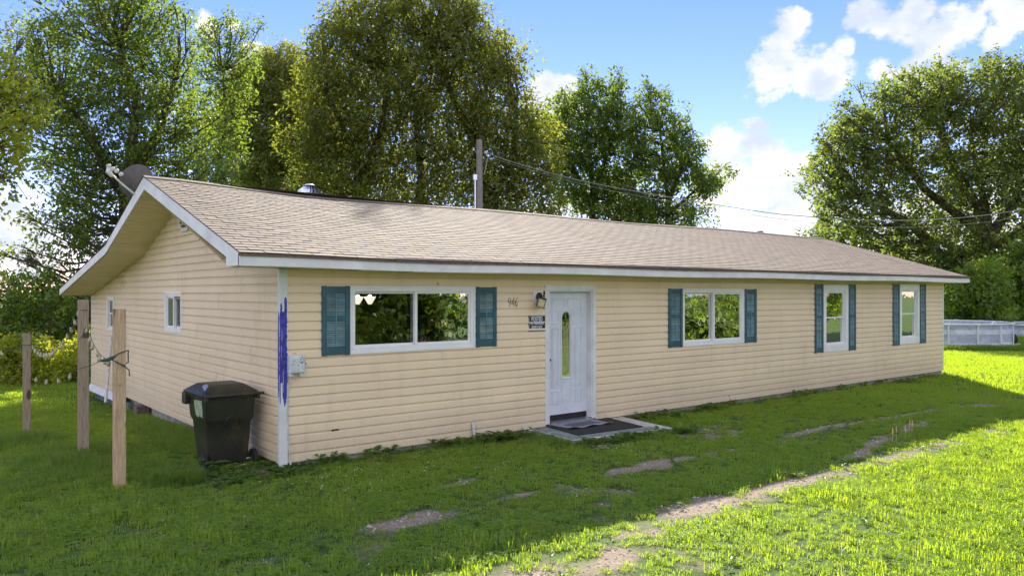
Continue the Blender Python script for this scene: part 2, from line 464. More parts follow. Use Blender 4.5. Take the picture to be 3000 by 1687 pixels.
MT['curtain'] = simple('grey_white_curtain', (.42, .41, .42), .9, .2, 8)
MT['stone'] = simple('gravel_stone', (.42, .37, .32), .9, .35, 30)
MT['clover_white'] = simple('clover_blossom', (.62, .62, .52), .8, .15, 60)
MT['log'] = m_wood('shed_boards', (.12, .095, .075), (.22, .175, .135), False)
MT['ground'] = m_ground()
MT['grass'] = m_grass('lawn_blades', [(.085, .150, .042), (.125, .220, .045), (.180, .275, .055), (.26, .31, .075)], (.66, .88, .025))
MT['tall'] = m_grass('tall_grass_blades', [(.065, .15, .03), (.09, .18, .035), (.12, .21, .045), (.18, .25, .07)], (.40, .58, .05))
MT['weed'] = m_leaf('weed_leaf', (.07, .14, .03), (.12, .20, .045), (.30, .44, .05), .4)
MT['leaf_dark'] = m_leaf('dark_green_leaf', (.060, .100, .028), (.115, .160, .040), (.30, .42, .035))
MT['leaf_olive'] = m_leaf('olive_leaf', (.075, .092, .030), (.125, .150, .040), (.40, .44, .04))
MT['leaf_bright'] = m_leaf('bright_green_leaf', (.075, .130, .026), (.14, .21, .035), (.40, .56, .03))
MT['leaf_yellow'] = m_leaf('yellow_green_leaf', (.14, .19, .02), (.27, .30, .04), (.72, .76, .04), .62)
MT['leaf_red'] = m_leaf('reddish_green_leaf', (.065, .092, .032), (.115, .145, .042), (.31, .40, .04))

def m_bin():
    M = Mat('bin_plastic')
    n = M.pos_noise(5, 6, .65, (1, 1, .5)); f = M.pos_noise(120, 2)
    c = M.ramp(n, [(.32, (.010, .014, .010)), (.52, (.022, .021, .012)), (.72, (.062, .050, .022))])
    c = M.mix(M.math('MULTIPLY', f, .25), c, (.05, .045, .04))
    M.bsdf(c, .42, .45, M.bump(f, .1, .002)); return M.m
MT['bin'] = m_bin()
def m_sticker():
    M = Mat('torn_sticker')
    n = M.pos_noise(22, 5, .7)
    M.bsdf(M.ramp(n, [(.35, (.10, .16, .10)), (.5, (.36, .46, .33)), (.65, (.50, .40, .18))]), .6, .3); return M.m
MT['sticker'] = m_sticker()
def m_lampglow():
    M = Mat('lit_lamp_glass')
    e = M.n('ShaderNodeEmission'); e.inputs[0].default_value = (1, .93, .85, 1); e.inputs[1].default_value = 6.0
    M.l(e.outputs[0], M.out.inputs['Surface']); return M.m
MT['glow'] = m_lampglow()
def m_shade():
    M = Mat('frosted_lamp_shade')
    p = M.bsdf((.75, .68, .6), .5, .3); p.inputs['Emission Color'].default_value = (1, .85, .7, 1); p.inputs['Emission Strength'].default_value = .7
    return M.m
MT['shade'] = m_shade()

# ------------------------------------------------------------------ ground
L, WD = 19.07, 11.7
def gz(x, y):
    x = np.asarray(x, float); y = np.asarray(y, float)
    z = -0.085 + 0.03 * (vnoise(x, y, .35) - .5) + .02 * (vnoise(x, y, 1.3, 1) - .5)
    z = z - 0.36 * smooth(2.5, 11.5, y) * smooth(2.5, -1.0, x)
    z = z + .10 * smooth(14, 30, y) * smooth(2.5, -1.0, x)
    z = z - 0.20 * np.exp(-(((x - 17.0) / 3.2) ** 2 + ((y + 3.0) / 2.2) ** 2))
    z = z - 0.05 * smooth(20, 30, x)
    z = z + .10 * np.exp(-(((x - 35.5) / 3.5) ** 2 + ((y - 4.5) / 1.6) ** 2)) * 3
    return z
def g1(x, y): return float(gz(x, y))
BARE = [(.12, -2.93, .55, .26, .15), (1.6, -2.85, .35, .10, 0), (3.85, -2.74, 1.05, .18, .04), (5.4, -2.75, .5, .06, 0), (8.4, -2.65, 1.6, .13, -.02), (11.5, -2.85, 2.2, .15, -.03),
        (14.5, -3.1, 2.0, .22, -.06), (4.3, -4.44, 1.75, .20, 0.0), (2.75, -4.42, .75, .26, .05), (1.62, -4.66, .36, .14, .1), (.85, -4.98, .50, .22, .1), (.30, -4.86, .26, .10, 0), (.1, -5.25, .35, .10, .1), (7.3, -3.9, 1.6, .14, .25), (9.6, -3.5, 1.5, .10, .18),
        (-.25, .10, .50, .22, 0), (-.75, -.02, .5, .12, 0), (9.0, -.16, 9.0, .07, 0), (4.0, -.35, .5, .22, 0), (1.3, -1.9, .4, .12, .3), (-1.1, -4.9, .5, .12, 0)]
def bare(x, y):
    x = np.asarray(x, float); y = np.asarray(y, float)
    b = np.zeros(np.broadcast(x, y).shape)
    wx = x + .35 * (vnoise(x, y, 1.8, 3) - .5); wy = y + .22 * (vnoise(x, y, 3.1, 4) - .5)
    for (cx, cy, a, c, t) in BARE:
        u = (wx - cx) * math.cos(t) + (wy - cy) * math.sin(t); v = -(wx - cx) * math.sin(t) + (wy - cy) * math.cos(t)
        b = np.maximum(b, np.clip(1.35 - np.sqrt((u / a) ** 2 + (v / c) ** 2), 0, 1))
    # thin turf along the two wheel tracks
    tr = np.exp(-((y + 2.8) / .28) ** 2) * .28 + np.exp(-((y + 4.5 + .30 * np.clip(2.2 - x, 0, 2) * .5) / .32) ** 2) * .50
    tr = tr * smooth(-3.0, 0.0, x) * (vnoise(x, y, 1.2, 6) * 1.6)
    thin = np.clip((vnoise(x, y, 1.1, 21) * .55 + vnoise(x, y, 3.3, 22) * .45 - .50) * 2.6, 0, .55) * smooth(-4.5, -1.0, x) * smooth(-.6, -1.6, y) * smooth(16, 8, x) * np.maximum(smooth(-4.9, -4.1, y), smooth(2.6, 1.2, x) * .8)
    tr = np.maximum(tr, thin)
    return np.clip(np.maximum(b, tr), 0, 1)
def axis(parts):
    out = []
    for a, b, s in parts: out += list(np.arange(a, b, s))
    return np.array(out + [parts[-1][1]])
xs = axis([(-500, -60, 40), (-60, -16, 4), (-16, -7, .5), (-7, 13, .1), (13, 30, .3), (30, 80, 2.5), (80, 600, 40)])
ys = axis([(-400, -60, 40), (-60, -10, 2.5), (-10, .6, .1), (.6, 20, .4), (20, 60, 4), (60, 700, 40)])
X, Y = np.meshgrid(xs, ys, indexing='ij')
V = np.stack([X, Y, gz(X, Y)], -1).reshape(-1, 3)
ni, nj = len(xs), len(ys)
idx = np.arange(ni * nj).reshape(ni, nj)
Fq = np.stack([idx[:-1, :-1], idx[1:, :-1], idx[1:, 1:], idx[:-1, 1:]], -1).reshape(-1, 4)
ground = npmesh('ground', V, Fq, MT['ground'], tint=bare(V[:, 0], V[:, 1]), kind='structure', smooth_=True)

# ------------------------------------------------------------------ house
house = empty('house', (0, 0, -.1), 'long low ranch house with beige lap siding, white trim and a tan shingle roof', 'house')
PC = .12
def sagR(x): return -.10 * float(smooth(-.7, 2.6, x)) - .015 * math.sin(max(0, x) * .75) * (1 if x > 0 else 0)
def sagE(x): return -.028 * float(smooth(-.7, 2.6, x)) - .008 * math.sin(max(0, x) * 1.1)
EY, EZ, RY, RZ, KY, KZ, BY, BZ = -.49, 2.63, 3.88, 4.02, 6.70, 3.06, 11.72, 2.255
X0, X1 = -.70, 19.63
def roof_z(x, y):
    t = (y - EY) / (RY - EY)
    if y <= RY:
        return EZ + (RZ - EZ) * t + sagE(x) * (1 - t) + sagR(x) * t
    u = (y - RY) / (KY - RY)
    if y <= KY: return (RZ + sagR(x)) * (1 - u) + KZ * u
    u = (y - KY) / (BY - KY); return KZ * (1 - u) + BZ * u

# wall cores with openings
OPEN_F = [(1.0, 2.965, 1.37, 2.21), (4.47, 5.50, -.1, 2.23), (7.90, 9.73, 1.19, 2.18), (12.93, 13.81, .95, 2.20), (16.61, 17.50, .99, 2.23)]
OPEN_S = [(4.27, 5.18, 1.53, 2.12), (9.34, 9.90, 1.36, 2.04)]
TF = lambda u, o, z: (u, -o, z)
TS = lambda u, o, z: (-o, u, z)
def wall_with_holes(u0, u1, z0, z1, holes, o0, o1, T):
    mb = MB()
    us = sorted({u0, u1, *[h[0] for h in holes], *[h[1] for h in holes]})
    zs = sorted({z0, z1, *[max(z0, h[2]) for h in holes], *[h[3] for h in holes]})
    for a, b in zip(us[:-1], us[1:]):
        for c, d in zip(zs[:-1], zs[1:]):
            mu, mz = (a + b) / 2, (c + d) / 2
            if any(h[0] < mu < h[1] and h[2] < mz < h[3] for h in holes): continue
            mb.box(a, b, o0, o1, c, d, T)
    return mb
ob('wall', wall_with_holes(.0, L, .0, 2.47, OPEN_F, -.13, -.004, TF), MT['wallcore'], house)
ob('wall', wall_with_holes(.14, WD, .0, 2.05, OPEN_S, -.13, -.004, TS), MT['wallcore'], house)
ob('gable_wall', MB().prism([(.004, .0, 2.05), (.004, WD, 2.05), (.004, 6.8, 2.86), (.004, 3.88, 3.80), (.004, .0, 2.52)], (.1, 0, 0)), MT['wallcore'], house)
mb = MB(); mb.box(L - .1, L, 0, WD, 0, 2.1); mb.prism([(L - .1, 0, 2.1), (L - .1, WD, 2.1), (L - .1, 6.8, 2.86), (L - .1, 3.88, 3.78), (L - .1, 0, 2.5)], (.1, 0, 0)); mb.box(0.1, L - .1, WD - .1, WD, 0, 2.1)
ob('wall', mb, MT['siding'], house)
# interior shell
mb = MB(); mb.box(.15, L - .12, .15, WD - .12, .0, .05); mb.box(.15, L - .12, 3.8, 3.9, .05, 2.4); mb.box(.15, L - .12, .15, WD - .12, 2.4, 2.44)
mb.box(6.6, 6.7, .15, 3.8, .05, 2.4); mb.box(11.2, 11.3, .15, 3.8, .05, 2.4); mb.box(15.2, 15.3, .15, 3.8, .05, 2.4)
mb.box(.15, 5, 7.4, 7.5, .05, 2.4); mb.box(4, 4.1, 3.9, WD - .2, .05, 2.4)
ob('room_walls', mb, MT['interior'], house)

# siding planks (dutch lap): each course is a plank, cut round the openings
PROF = [(0, .002), (.0, .026), (.080, .0215), (.100, .003), (.13, .001)]
def prof(z):
    p = PROF[1:]
    for (a, oa), (b, ob_) in zip(p[:-1], p[1:]):
        if a <= z <= b: return oa + (ob_ - oa) * (z - a) / (b - a)
    return .002
def plank(u0, u1, z0, holes, T, top=None, wob=0.0, off=0.0):
    mb = MB(); out = [mb]
    ztop = z0 + .128 if top is None else min(top, z0 + .128)
    us = sorted({u0, u1, *[h[0] for h in holes if u0 < h[0] < u1], *[h[1] for h in holes if u0 < h[1] < u1]})
    for a, b in zip(us[:-1], us[1:]):
        if b - a < .01: continue
        mu = (a + b) / 2
        iv = [(z0, ztop)]
        for h in holes:
            if h[0] < mu < h[1]:
                nw = []
                for (c, d) in iv:
                    if h[2] > c: nw.append((c, min(d, h[2])))
                    if h[3] < d: nw.append((max(c, h[3]), d))
                iv = [(c, d) for c, d in nw if d - c > .004]
        if not iv:
            mb = MB(); out.append(mb)
        for (c, d) in iv:
            n = max(1, int((b - a) / 1.2)) if wob else 1
            zz = [c] + [z0 + p[0] for p in PROF[2:] if c < z0 + p[0] < d] + [d]
            prof_pts = ([(c, .004)] if True else []) + [(z, prof(z - z0)) for z in zz]
            vs = []; fs = []
            m = len(prof_pts)
            for i in range(n + 1):
                u = a + (b - a) * i / n
                dz = wob * (math.sin(u * 1.7 + z0 * 9) + .6 * math.sin(u * 3.1 + z0 * 5)) if wob else 0
                do = .0012 * math.sin(u * 5.3 + z0 * 31) if wob else 0
                for (z, o) in prof_pts: vs.append(T(u, o + do + off, z + dz))
            for i in range(n):
                for k in range(m - 1):
                    q = (i * m + k, (i + 1) * m + k, (i + 1) * m + k + 1, i * m + k + 1)
                    fs.append(q)
            if T is TS: fs = [tuple(reversed(f)) for f in fs]
            mb.add(vs, fs)
            for u in (a, b):      # end caps
                cap = [T(u, 0.0, c)] + [T(u, o, z) for z, o in prof_pts] + [T(u, 0.0, d)]
                mb.add(cap, [tuple(range(len(cap)))])
    return [m for m in out if m.f]
def planks(u0, u1, z0, *a, **k):
    rs = random.Random(int(round(z0 / PC)) // 2 + (50 if a[1] is TS else 0)); cut = u0 + rs.uniform(.7, 3.4); lo = u0; i = 0
    while lo < u1:
        hi = cut if cut < u1 - .3 else u1
        for m in plank(lo, hi, z0, *a, off=(.003 if i % 2 else 0.0), **k): ob('siding_plank', m, MT['siding'], house)
        lo = hi; cut = hi + 3.66; i += 1
CASE_F = [(.949, 3.016, 1.335, 2.25), (4.407, 5.557, -.5, 2.285), (7.836, 9.791, 1.14, 2.235), (12.81, 13.93, .80, 2.345), (16.49, 17.62, .825, 2.38)]
CASE_S = [(4.216, 5.233, 1.47, 2.175), (9.28, 9.96, 1.31, 2.09)]
HF = [(a + .01, b - .01, c + .01, d - .01) for a, b, c, d in CASE_F]
HS = [(a + .01, b - .01, c + .01, d - .01) for a, b, c, d in CASE_S]
for k in range(0, 21):
    z0 = k * PC
    if k == 0:                        # lowest course is patched with a wood board on the right half
        planks(.05, 9.3, 0, HF, TF, wob=.002)
        planks(9.32, L - .04, .0, HF, TF, wob=.002)
    else:
        planks(.05, L - .04, z0, HF, TF, top=2.465, wob=.0018)
def gable_z(y):                       # underside of the soffit on the gable wall
    if y <= 3.88: return 2.50 + (3.84 - 2.50) * (y - 0) / 3.88
    if y <= 6.8: return 3.84 + (2.88 - 3.84) * (y - 3.88) / (6.8 - 3.88)
    return 2.88 + (2.10 - 2.88) * (y - 6.8) / (11.7 - 6.8)
def gable_range(z):
    if z <= 2.10: return (.05, WD)
    a = .05 if z < 2.5 else (z - 2.5) / (3.84 - 2.5) * 3.88
    b = 11.7 - (z - 2.10) / (2.88 - 2.10) * 4.9 if z < 2.88 else 6.8 - (z - 2.88) / (3.84 - 2.88) * 2.92
    return (max(a, .05), b)
for k in range(-1, 32):
    z0 = k * PC
    if k == -1:
        planks(8.9, WD, z0 + .002, [], TS, wob=.002); continue
    a, b = gable_range(z0 + .03)
    if b - a < .15: break
    planks(a, b, z0, HS, TS, wob=.002)

# corner posts and trim
mb = MB(); mb.box(-.032, .078, -.032, .035, -.06, 2.462)
ob('corner_post', mb, MT['white'], house, bevel=.004)
mb = MB(); mb.box(L - .045, L + .03, -.028, .06, .0, 2.462)
ob('corner_post', mb, MT['white'], house, bevel=.004)
mb = MB(); mb.box(-.03, .04, WD - .06, WD + .02, -.12, 2.12)
ob('corner_post', mb, MT['white'], house, bevel=.004)
mb = MB()
mb.prism([(-.008, 8.4, -.012), (-.15, 8.4, -.12), (-.15, 8.4, -.135), (-.004, 8.4, -.03)], (0, 3.38, -.03))
ob('drip_flashing', mb, MT['white'], house)
mb = MB(); mb.box(.079, L - .046, -.024, -.0195, 2.40, 2.462)
ob('frieze_trim', mb, MT['siding'], house)

# fascia and soffit along the front
mb = MB(); seg = 40
vs = []; fs = []
for i in range(seg + 1):
    x = X0 + (X1 - X0) * i / seg; e = sagE(x)
    vs += [(x, EY + .01, 2.476 + e), (x, EY + .01, 2.625 + e), (x, EY + .035, 2.625 + e), (x, EY + .035, 2.476 + e)]
for i in range(seg):
    for k in range(4): a = i * 4 + k; b = i * 4 + (k + 1) % 4; fs.append((a, a + 4, b + 4, b))
fs += [(0, 1, 2, 3), (seg * 4 + 3, seg * 4 + 2, seg * 4 + 1, seg * 4)]
mb.add(vs, fs); ob('fascia_board', mb, MT['white'], house)
for i in range(26):                  # short soffit panels under the front eave
    xa = X0 + .05 + i * (X1 - X0 - .1) / 26; xb = xa + (X1 - X0 - .1) / 26 - .006
    ob('soffit_panel', MB().box(xa, xb, EY + .036, -.02, 2.468 + sagE(xa), 2.478 + sagE(xa)), MT['soffit'], house)
# rake boards on the gable
for xr, sgn in ((X0, 1), (X1, -1)):
    rt = [(EY, roof_z(xr, EY) - .012), (RY, roof_z(xr, RY) - .012), (KY, KZ - .012), (BY, BZ - .012)]
    up = [(EY + .0, 2.476 + sagE(xr)), (-.03, 2.483 + sagE(xr)), (-.03, 2.595 + sagE(xr)), (3.84, roof_z(xr, 3.84) - .20), (6.74, 2.885), (BY - .02, 2.105), (BY, 2.105)]
    f1 = [(xr, y, z) for y, z in [rt[0], rt[1], up[3], up[2], up[1], up[0]]]
    f2 = [(xr, y, z) for y, z in [rt[1], rt[2], up[4], up[3]]]
    f3 = [(xr, y, z) for y, z in [rt[2], rt[3], (BY, 2.105), up[4]]]
    for f in (f1, f2, f3):
        ob('rake_board', MB().prism(f, (.024 * sgn, 0, 0)), MT['white'], house)
# gable soffit: v-grooved vinyl panels from the rake board back to the wall
def soffit_z(y):
    if y <= 3.86: return 2.500 + (3.835 - 2.500) * (y + .02) / 3.88
    if y <= 6.76: return 3.835 + (2.885 - 3.835) * (y - 3.86) / 2.9
    return 2.885 + (2.105 - 2.885) * (y - 6.76) / (BY - 6.76)
runs = [(-.02, 3.86, 13), (3.86, 6.76, 10), (6.76, BY - .01, 17)]
for (ya, yb, n) in runs:
    for i in range(n):
        y0_ = ya + (yb - ya) * i / n; y1_ = ya + (yb - ya) * (i + 1) / n
        dy = (y1_ - y0_)
        pts = []
        for t, dz in ((.0, .008), (.04, .008), (.05, -.018), (.31, -.018), (.325, .0), (.355, .0), (.37, -.018), (.63, -.018), (.645, .0), (.675, .0), (.69, -.018), (.955, -.018), (.965, .008), (.999, .008)):
            y = y0_ + dy * t; pts.append((y, soffit_z(y) + dz))
        vs = [(X0 + .026, y, z) for y, z in pts] + [(.0, y, z) for y, z in pts]; m = len(pts)
        fs = [(k, k + 1, m + k + 1, m + k) for k in range(m - 1)]
        vs += [(X0 + .026, pts[0][0], pts[0][1] + .015), (.0, pts[0][0], pts[0][1] + .015), (X0 + .026, pts[-1][0], pts[-1][1] + .015), (.0, pts[-1][0], pts[-1][1] + .015)]
        q = 2 * m; fs += [(q, q + 1, q + 3, q + 2)]
        ob('soffit_panel', MB().add(vs, fs), MT['soffit'], house)
pth = [(-.03, y, soffit_z(y) - .016) for y in (.0, 1.2, 2.4, 3.86)]; 
ob('soffit_channel', MB().tube(pth, .014, 6), MT['soffit'], house)
ob('soffit_channel', MB().tube([(-.03, y, soffit_z(y) - .016) for y in (3.86, 5.2, 6.76)], .014, 6), MT['soffit'], house)
ob('soffit_channel', MB().tube([(-.03, y, soffit_z(y) - .016) for y in (6.76, 9, BY - .05)], .014, 6), MT['soffit'], house)
ob('soffit_end', MB().box(X0 + .024, L, BY - .022, BY + .002, 2.108, 2.24), MT['white'], house)

# roof deck
NX = 40
def deck(yA, yB, name, mat):
    vs = []; fs = []
    for i in range(NX + 1):
        x = X0 + .004 + (X1 - X0 - .008) * i / NX
        for y in (yA, yB):
            z = roof_z(x, y) - .008; vs += [(x, y, z), (x, y, z - .03)]
    for i in range(NX):
        a = i * 4; b = a + 4
        fs += [(a, b, b + 2, a + 2), (a + 1, a + 3, b + 3, b + 1), (a, a + 1, b + 1, b), (a + 2, b + 2, b + 3, a + 3)]
    fs += [(0, 2, 3, 1), (NX * 4, NX * 4 + 1, NX * 4 + 3, NX * 4 + 2)]
    return ob(name, MB().add(vs, fs), mat, house)
deck(EY - .01, RY, 'roof', MT['brick']); deck(RY, KY, 'roof', MT['brick']); deck(KY, BY, 'roof', MT['brick'])
ob('drip_edge', MB().box(X0, X1, EY - .004, EY + .009, 2.594, 2.618), MT['brick'], house)

# shingles
EXPO = .1275
slope_len = math.hypot(RY - EY, RZ - EZ); NROW = int(slope_len / EXPO) + 1
dyr = (RY - EY) / slope_len
def strip_mesh(widths, seed):
    rr = random.Random(seed); vs = []; fs = []
    x = 0.0; tot = sum(widths)
    for w in widths:
        a = x - tot / 2 + .006; b = x + w - tot / 2 - .006; x += w
        lift = rr.uniform(.0095, .0115); l2 = lift + rr.uniform(-.0008, .0008); j = rr.uniform(-.0015, .0015)
        n = len(vs)
        vs += [(a, j, lift), (b, j, l2), (b, .17, .0005), (a, .17, .0005), (a, j, lift - .009), (b, j, l2 - .009)]
        fs += [(n, n + 1, n + 2, n + 3), (n + 4, n + 5, n + 1, n), (n + 4, n, n + 3), (n + 1, n + 5, n + 2)]
    return vs, fs
def tab_tint(me, n, seed):
    g_ = np.random.default_rng(seed); v = np.repeat(g_.random(n // 6), 6)
    a_ = me.attributes.new('tint', 'FLOAT', 'POINT'); a_.data.foreach_set('value', v.astype(np.float32))
strips = []                          # (x centre, row, widths, seed, lift)
for r in range(NROW):
    x = X0 - .008; off = .1525 * (r % 2) + random.uniform(-.02, .02)
    first = True
    while x < X1 - .02:
        w = [.305] * 3
        if first:
            w = [max(.05, .305 - off)] + [.305] * random.choice((0, 1, 2)); first = False
        while x + sum(w) > X1 + .012:
            ex = x + sum(w) - (X1 + .01)
            if w[-1] > ex + .04: w[-1] -= ex; break
            w.pop()
            if not w: break
        if not w: break
        strips.append((x + sum(w) / 2, r, tuple(round(a, 3) for a in w))); x += sum(w)
def strip_frame(xc, r):
    y = EY - .022 + r * EXPO * dyr
    z = roof_z(xc, y) + .001 if y > EY else roof_z(xc, EY) - (EY - y) * .318
    sx = (roof_z(xc + .2, max(y, EY)) - roof_z(xc - .2, max(y, EY))) / .4
    ang = math.atan2(roof_z(xc, max(y, EY) + .3) - roof_z(xc, max(y, EY)), .3)
    if y + .17 > RY: ang *= 1.0
    return Vector((xc, y, z)), ang, sx
def strip_d(s):
    return math.hypot(s[0] - CX, (EY + s[1] * EXPO) - CY)
strips.sort(key=strip_d)
cache = {}
fv = []; ff = []; nfv = 0
random.seed(5)
hl = house.location
for i, (xc, r, w) in enumerate(strips):
    p, ang, sx = strip_frame(xc, r)
    loose = random.random() < .0
    if r == NROW - 1: 
        pass
    var = random.randrange(5)
    key = (w, var)
    if i < 300:
        if key not in cache:
            v_, f_ = strip_mesh(w, hash(key) % 9999)
            me = bpy.data.meshes.new('shingle'); me.from_pydata(v_, [], f_); me.materials.append(MT['shingle']); tab_tint(me, len(v_), len(cache)); cache[key] = me
        o = bpy.data.objects.new('shingle', cache[key]); o.parent = house
        o.location = p - hl + (Vector((0, -.03, .001)) if loose else Vector((0, random.uniform(-.0012, .0012), random.uniform(0, .0008))))
        o.rotation_euler = (ang, -math.atan(sx), random.uniform(-.0012, .0012) + (random.choice((-1, 1)) * .012 if loose else 0))
        COL.objects.link(o)
    else:
        v_, f_ = strip_mesh(w, i)
        Mx = Matrix.Translation(p + (Vector((0, -.03, .001)) if loose else Vector((0, random.uniform(-.0012, .0012), random.uniform(0, .0008))))) @ Euler((ang, -math.atan(sx), random.uniform(-.0012, .0012))).to_matrix().to_4x4()
        fv += [tuple(Mx @ Vector(q)) for q in v_]; ff += [tuple(a + nfv for a in f) for f in f_]; nfv = len(fv)
sf = ob('shingle_field', MB().add(fv, ff), MT['shingle'], house); sf['kind'] = 'stuff'; tab_tint(sf.data, len(fv), 99)
# back slopes: courses only (not seen from the front)
mb = MB()
for (ya, yb) in ((RY, KY), (KY, BY + .03)):
    n = int((yb - ya) / .125)
    for i in range(n):
        y1 = yb - (yb - ya) * i / n; y0 = y1 - (yb - ya) / n
        for (xa, xb) in ((X0 - .01, 6), (6, 13), (13, X1 + .01)):
            mb.add([(xa, y1, roof_z(xa, min(y1, BY)) + .006), (xb, y1, roof_z(xb, min(y1, BY)) + .006), (xb, y0 - .03, roof_z(xb, y0 - .03) + .0005), (xa, y0 - .03, roof_z(xa, y0 - .03) + .0005), (xa, y1, roof_z(xa, min(y1, BY)) - .004), (xb, y1, roof_z(xb, min(y1, BY)) - .004)], [(0, 1, 2, 3), (4, 5, 1, 0)])
o = ob('back_shingle_field', mb, MT['shingle'], house); o['kind'] = 'stuff'
# ridge caps
n = int((X1 - X0) / .13)
capm = bpy.data.meshes.new('ridge_cap')
capm.from_pydata([(-.09, -.14, -.0415), (-.09, 0, .006), (-.09, .14, -.044), (.09, -.14, -.0455), (.09, 0, .001), (.09, .14, -.049), (-.09, -.14, -.0465), (-.09, 0, .001), (-.09, .14, -.050)], [], [(0, 3, 4, 1), (1, 4, 5, 2), (6, 0, 1, 7), (7, 1, 2, 8)])
capm.materials.append(MT['shingle'])
for i in range(n):
    x = X0 + .085 + i * .13
    o = bpy.data.objects.new('ridge_cap', capm); o.parent = house
    o.location = Vector((x, RY, roof_z(x, RY) + .012)) - hl; o.rotation_euler = (0, 0, random.uniform(-.01, .01)); COL.objects.link(o)

# foundation
mb = MB()
bw = .4
def block_row(name, u0, u1, z0, z1, T, mat, o0=-.12, o1=-.02):
    u = u0; i = 0
    while u < u1 - .02:
        e = min(u + bw, u1)
        b_ = MB(); b_.box(u + .004, e - .004, o0, o1 + random.uniform(-.003, .003), z0, z1 - .004, T); ob('foundation_block', b_, mat, house, bevel=.004); u = e
block_row('f', .0, L - .04, -.42, .005, TF, MT['conc'])
block_row('f', .0, 6.3, -.55, .005, TS, MT['conc'])
block_row('f', 8.2, 11.6, -.9, -.13, TS, MT['conc_dark'], -.14, -.03)
ob('foundation', MB().box(.14, L - .02, .14, WD - .1, -.9, .0), MT['conc'], house)
ob('foundation', MB().box(L - .06, L - .002, .02, WD - .05, -.6, .0), MT['conc'], house)
ob('pier_block', MB().box(-.14, .06, 6.75, 7.05, -.5, -.03), MT['brick'], house, bevel=.008)
ob('pier_block', MB().box(-.12, .06, 6.36, 6.70, -.5, -.20), MT['conc'], house, bevel=.008)

# windows
def frame_mb(u0, u1, z0, z1, w, o0, o1, T, wt=None, wb=None):
    wt = w if wt is None else wt; wb = w if wb is None else wb
    mb = MB(); mb.box(u0, u0 + w, o0, o1, z0, z1, T); mb.box(u1 - w, u1, o0, o1, z0, z1, T)
    mb.box(u0 + w, u1 - w, o0, o1, z1 - wt, z1, T); mb.box(u0 + w, u1 - w, o0, o1, z0, z0 + wb, T); return mb
def slider(u0, u1, z0, z1, T, cas=.028, fr=.050, lab=None, sill=True, flip=False):
    w = ob('window', frame_mb(u0, u1, z0, z1, cas, .0, .034, T, None, .034), MT['frame'], house, bevel=.003)
    if lab: w['label'] = lab
    a, b, c, d = u0 + cas, u1 - cas, z0 + .034, z1 - cas
    ob('window_frame', frame_mb(a, b, c, d, fr, -.06, .022, T, fr * .9, fr * 1.05), MT['frame'], w, bevel=.003)
    a2, b2, c2, d2 = a + fr, b - fr, c + fr * 1.05, d - fr * .9
    m = (a2 + b2) / 2
    near, far_ = ((a2, m + .02, -.048), (m + .005, b2, -.012))
    if flip: near, far_ = (a2, m + .02, -.012), (m + .005, b2, -.048)
    for (p, q, o) in (near, far_):
        s = ob('sash', frame_mb(p, q, c2, d2, .030, o - .012, o + .012, T), MT['frame'], w)
        ob('pane', MB().box(p + .03, q - .03, o - .003, o + .003, c2 + .03, d2 - .03, T), MT['glass'], w)
    ob('mullion', MB().box(m - .014, m + .026, -.03, .016, c2, d2, T), MT['frame'], w, bevel=.002)
    return w
def hung(u0, u1, z0, z1, g, zm, T, cas=.06, o_=.034):
    """g = glass rectangle u0,u1,z0,z1"""
    w = ob('window', frame_mb(u0, u1, z0, z1, g[0] - .05 - u0, .0, o_, T, z1 - g[3] - .045, g[2] - .045 - z0), MT['frame'], house, bevel=.003)
    w2 = frame_mb(g[0] - .05, g[1] + .05, g[2] - .045, g[3] + .045, .022, -.06, o_ - .012, T)
    ob('window_frame', w2, MT['frame'], w)
    a, b, c, d = g[0] - .028, g[1] + .028, g[2] - .023, g[3] + .023
    for (lo, hi, o) in ((zm - .012, d, -.016), (c, zm + .022, -.036)):
        ob('sash', frame_mb(a, b, lo, hi, .030, o - .012, o + .012, T), MT['frame'], w)
        ob('pane', MB().box(a + .03, b - .03, o - .003, o + .003, lo + .03, hi - .03, T), MT['glass'], w)
    return w
slider(*CASE_F[0], TF, lab='wide sliding picture window')
slider(*CASE_F[2], TF, flip=False, lab='squarish sliding window right of the door')
hung(*CASE_F[3], (12.99, 13.745, 1.0, 2.16), 1.585, TF)
hung(*CASE_F[4], (16.67, 17.425, 1.03, 2.19), 1.61, TF)
slider(*CASE_S[0], TS, cas=.035, fr=.045, lab='small sliding window on the gable wall')
hung(*CASE_S[1], (9.40, 9.84, 1.41, 1.99), 1.70, TS)
# curtains and the lamp inside
def curtain(x0, x1, z0, z1, y, lab):
    n = 40; vs = []; fs = []
    for i in range(n + 1):
        x = x0 + (x1 - x0) * i / n; o = .03 * math.sin(i * 1.9) + .012 * math.sin(i * .7)
        vs += [(x, y + o, z1), (x + .02 * math.sin(i), y + o * 1.3, z0)]
    for i in range(n): fs.append((2 * i, 2 * i + 1, 2 * i + 3, 2 * i + 2))
    c = ob('curtain', MB().add(vs, fs), MT['curtain'], None, (x0, y, z0), True)
    tag(c, lab, 'curtain'); return c
curtain(2.83, 3.12, .9, 2.3, .24, 'grey curtain hanging inside the right edge of the wide window')
curtain(9.45, 9.85, .9, 2.3, .24, 'grey curtain hanging inside the right edge of the squarish window by the door')
curtain(13.5, 13.95, .7, 2.3, .24, 'grey curtain inside the tall narrow window nearer the door')
lamp = empty('ceiling_lamp', (1.88, 1.35, 2.4), 'white glass ceiling lamp with two lit shades, seen through the wide window', 'lamp')
ob('lamp_rod', MB().box(1.70, 2.08, 1.32, 1.38, 2.36, 2.395), MT['black_metal'], lamp)
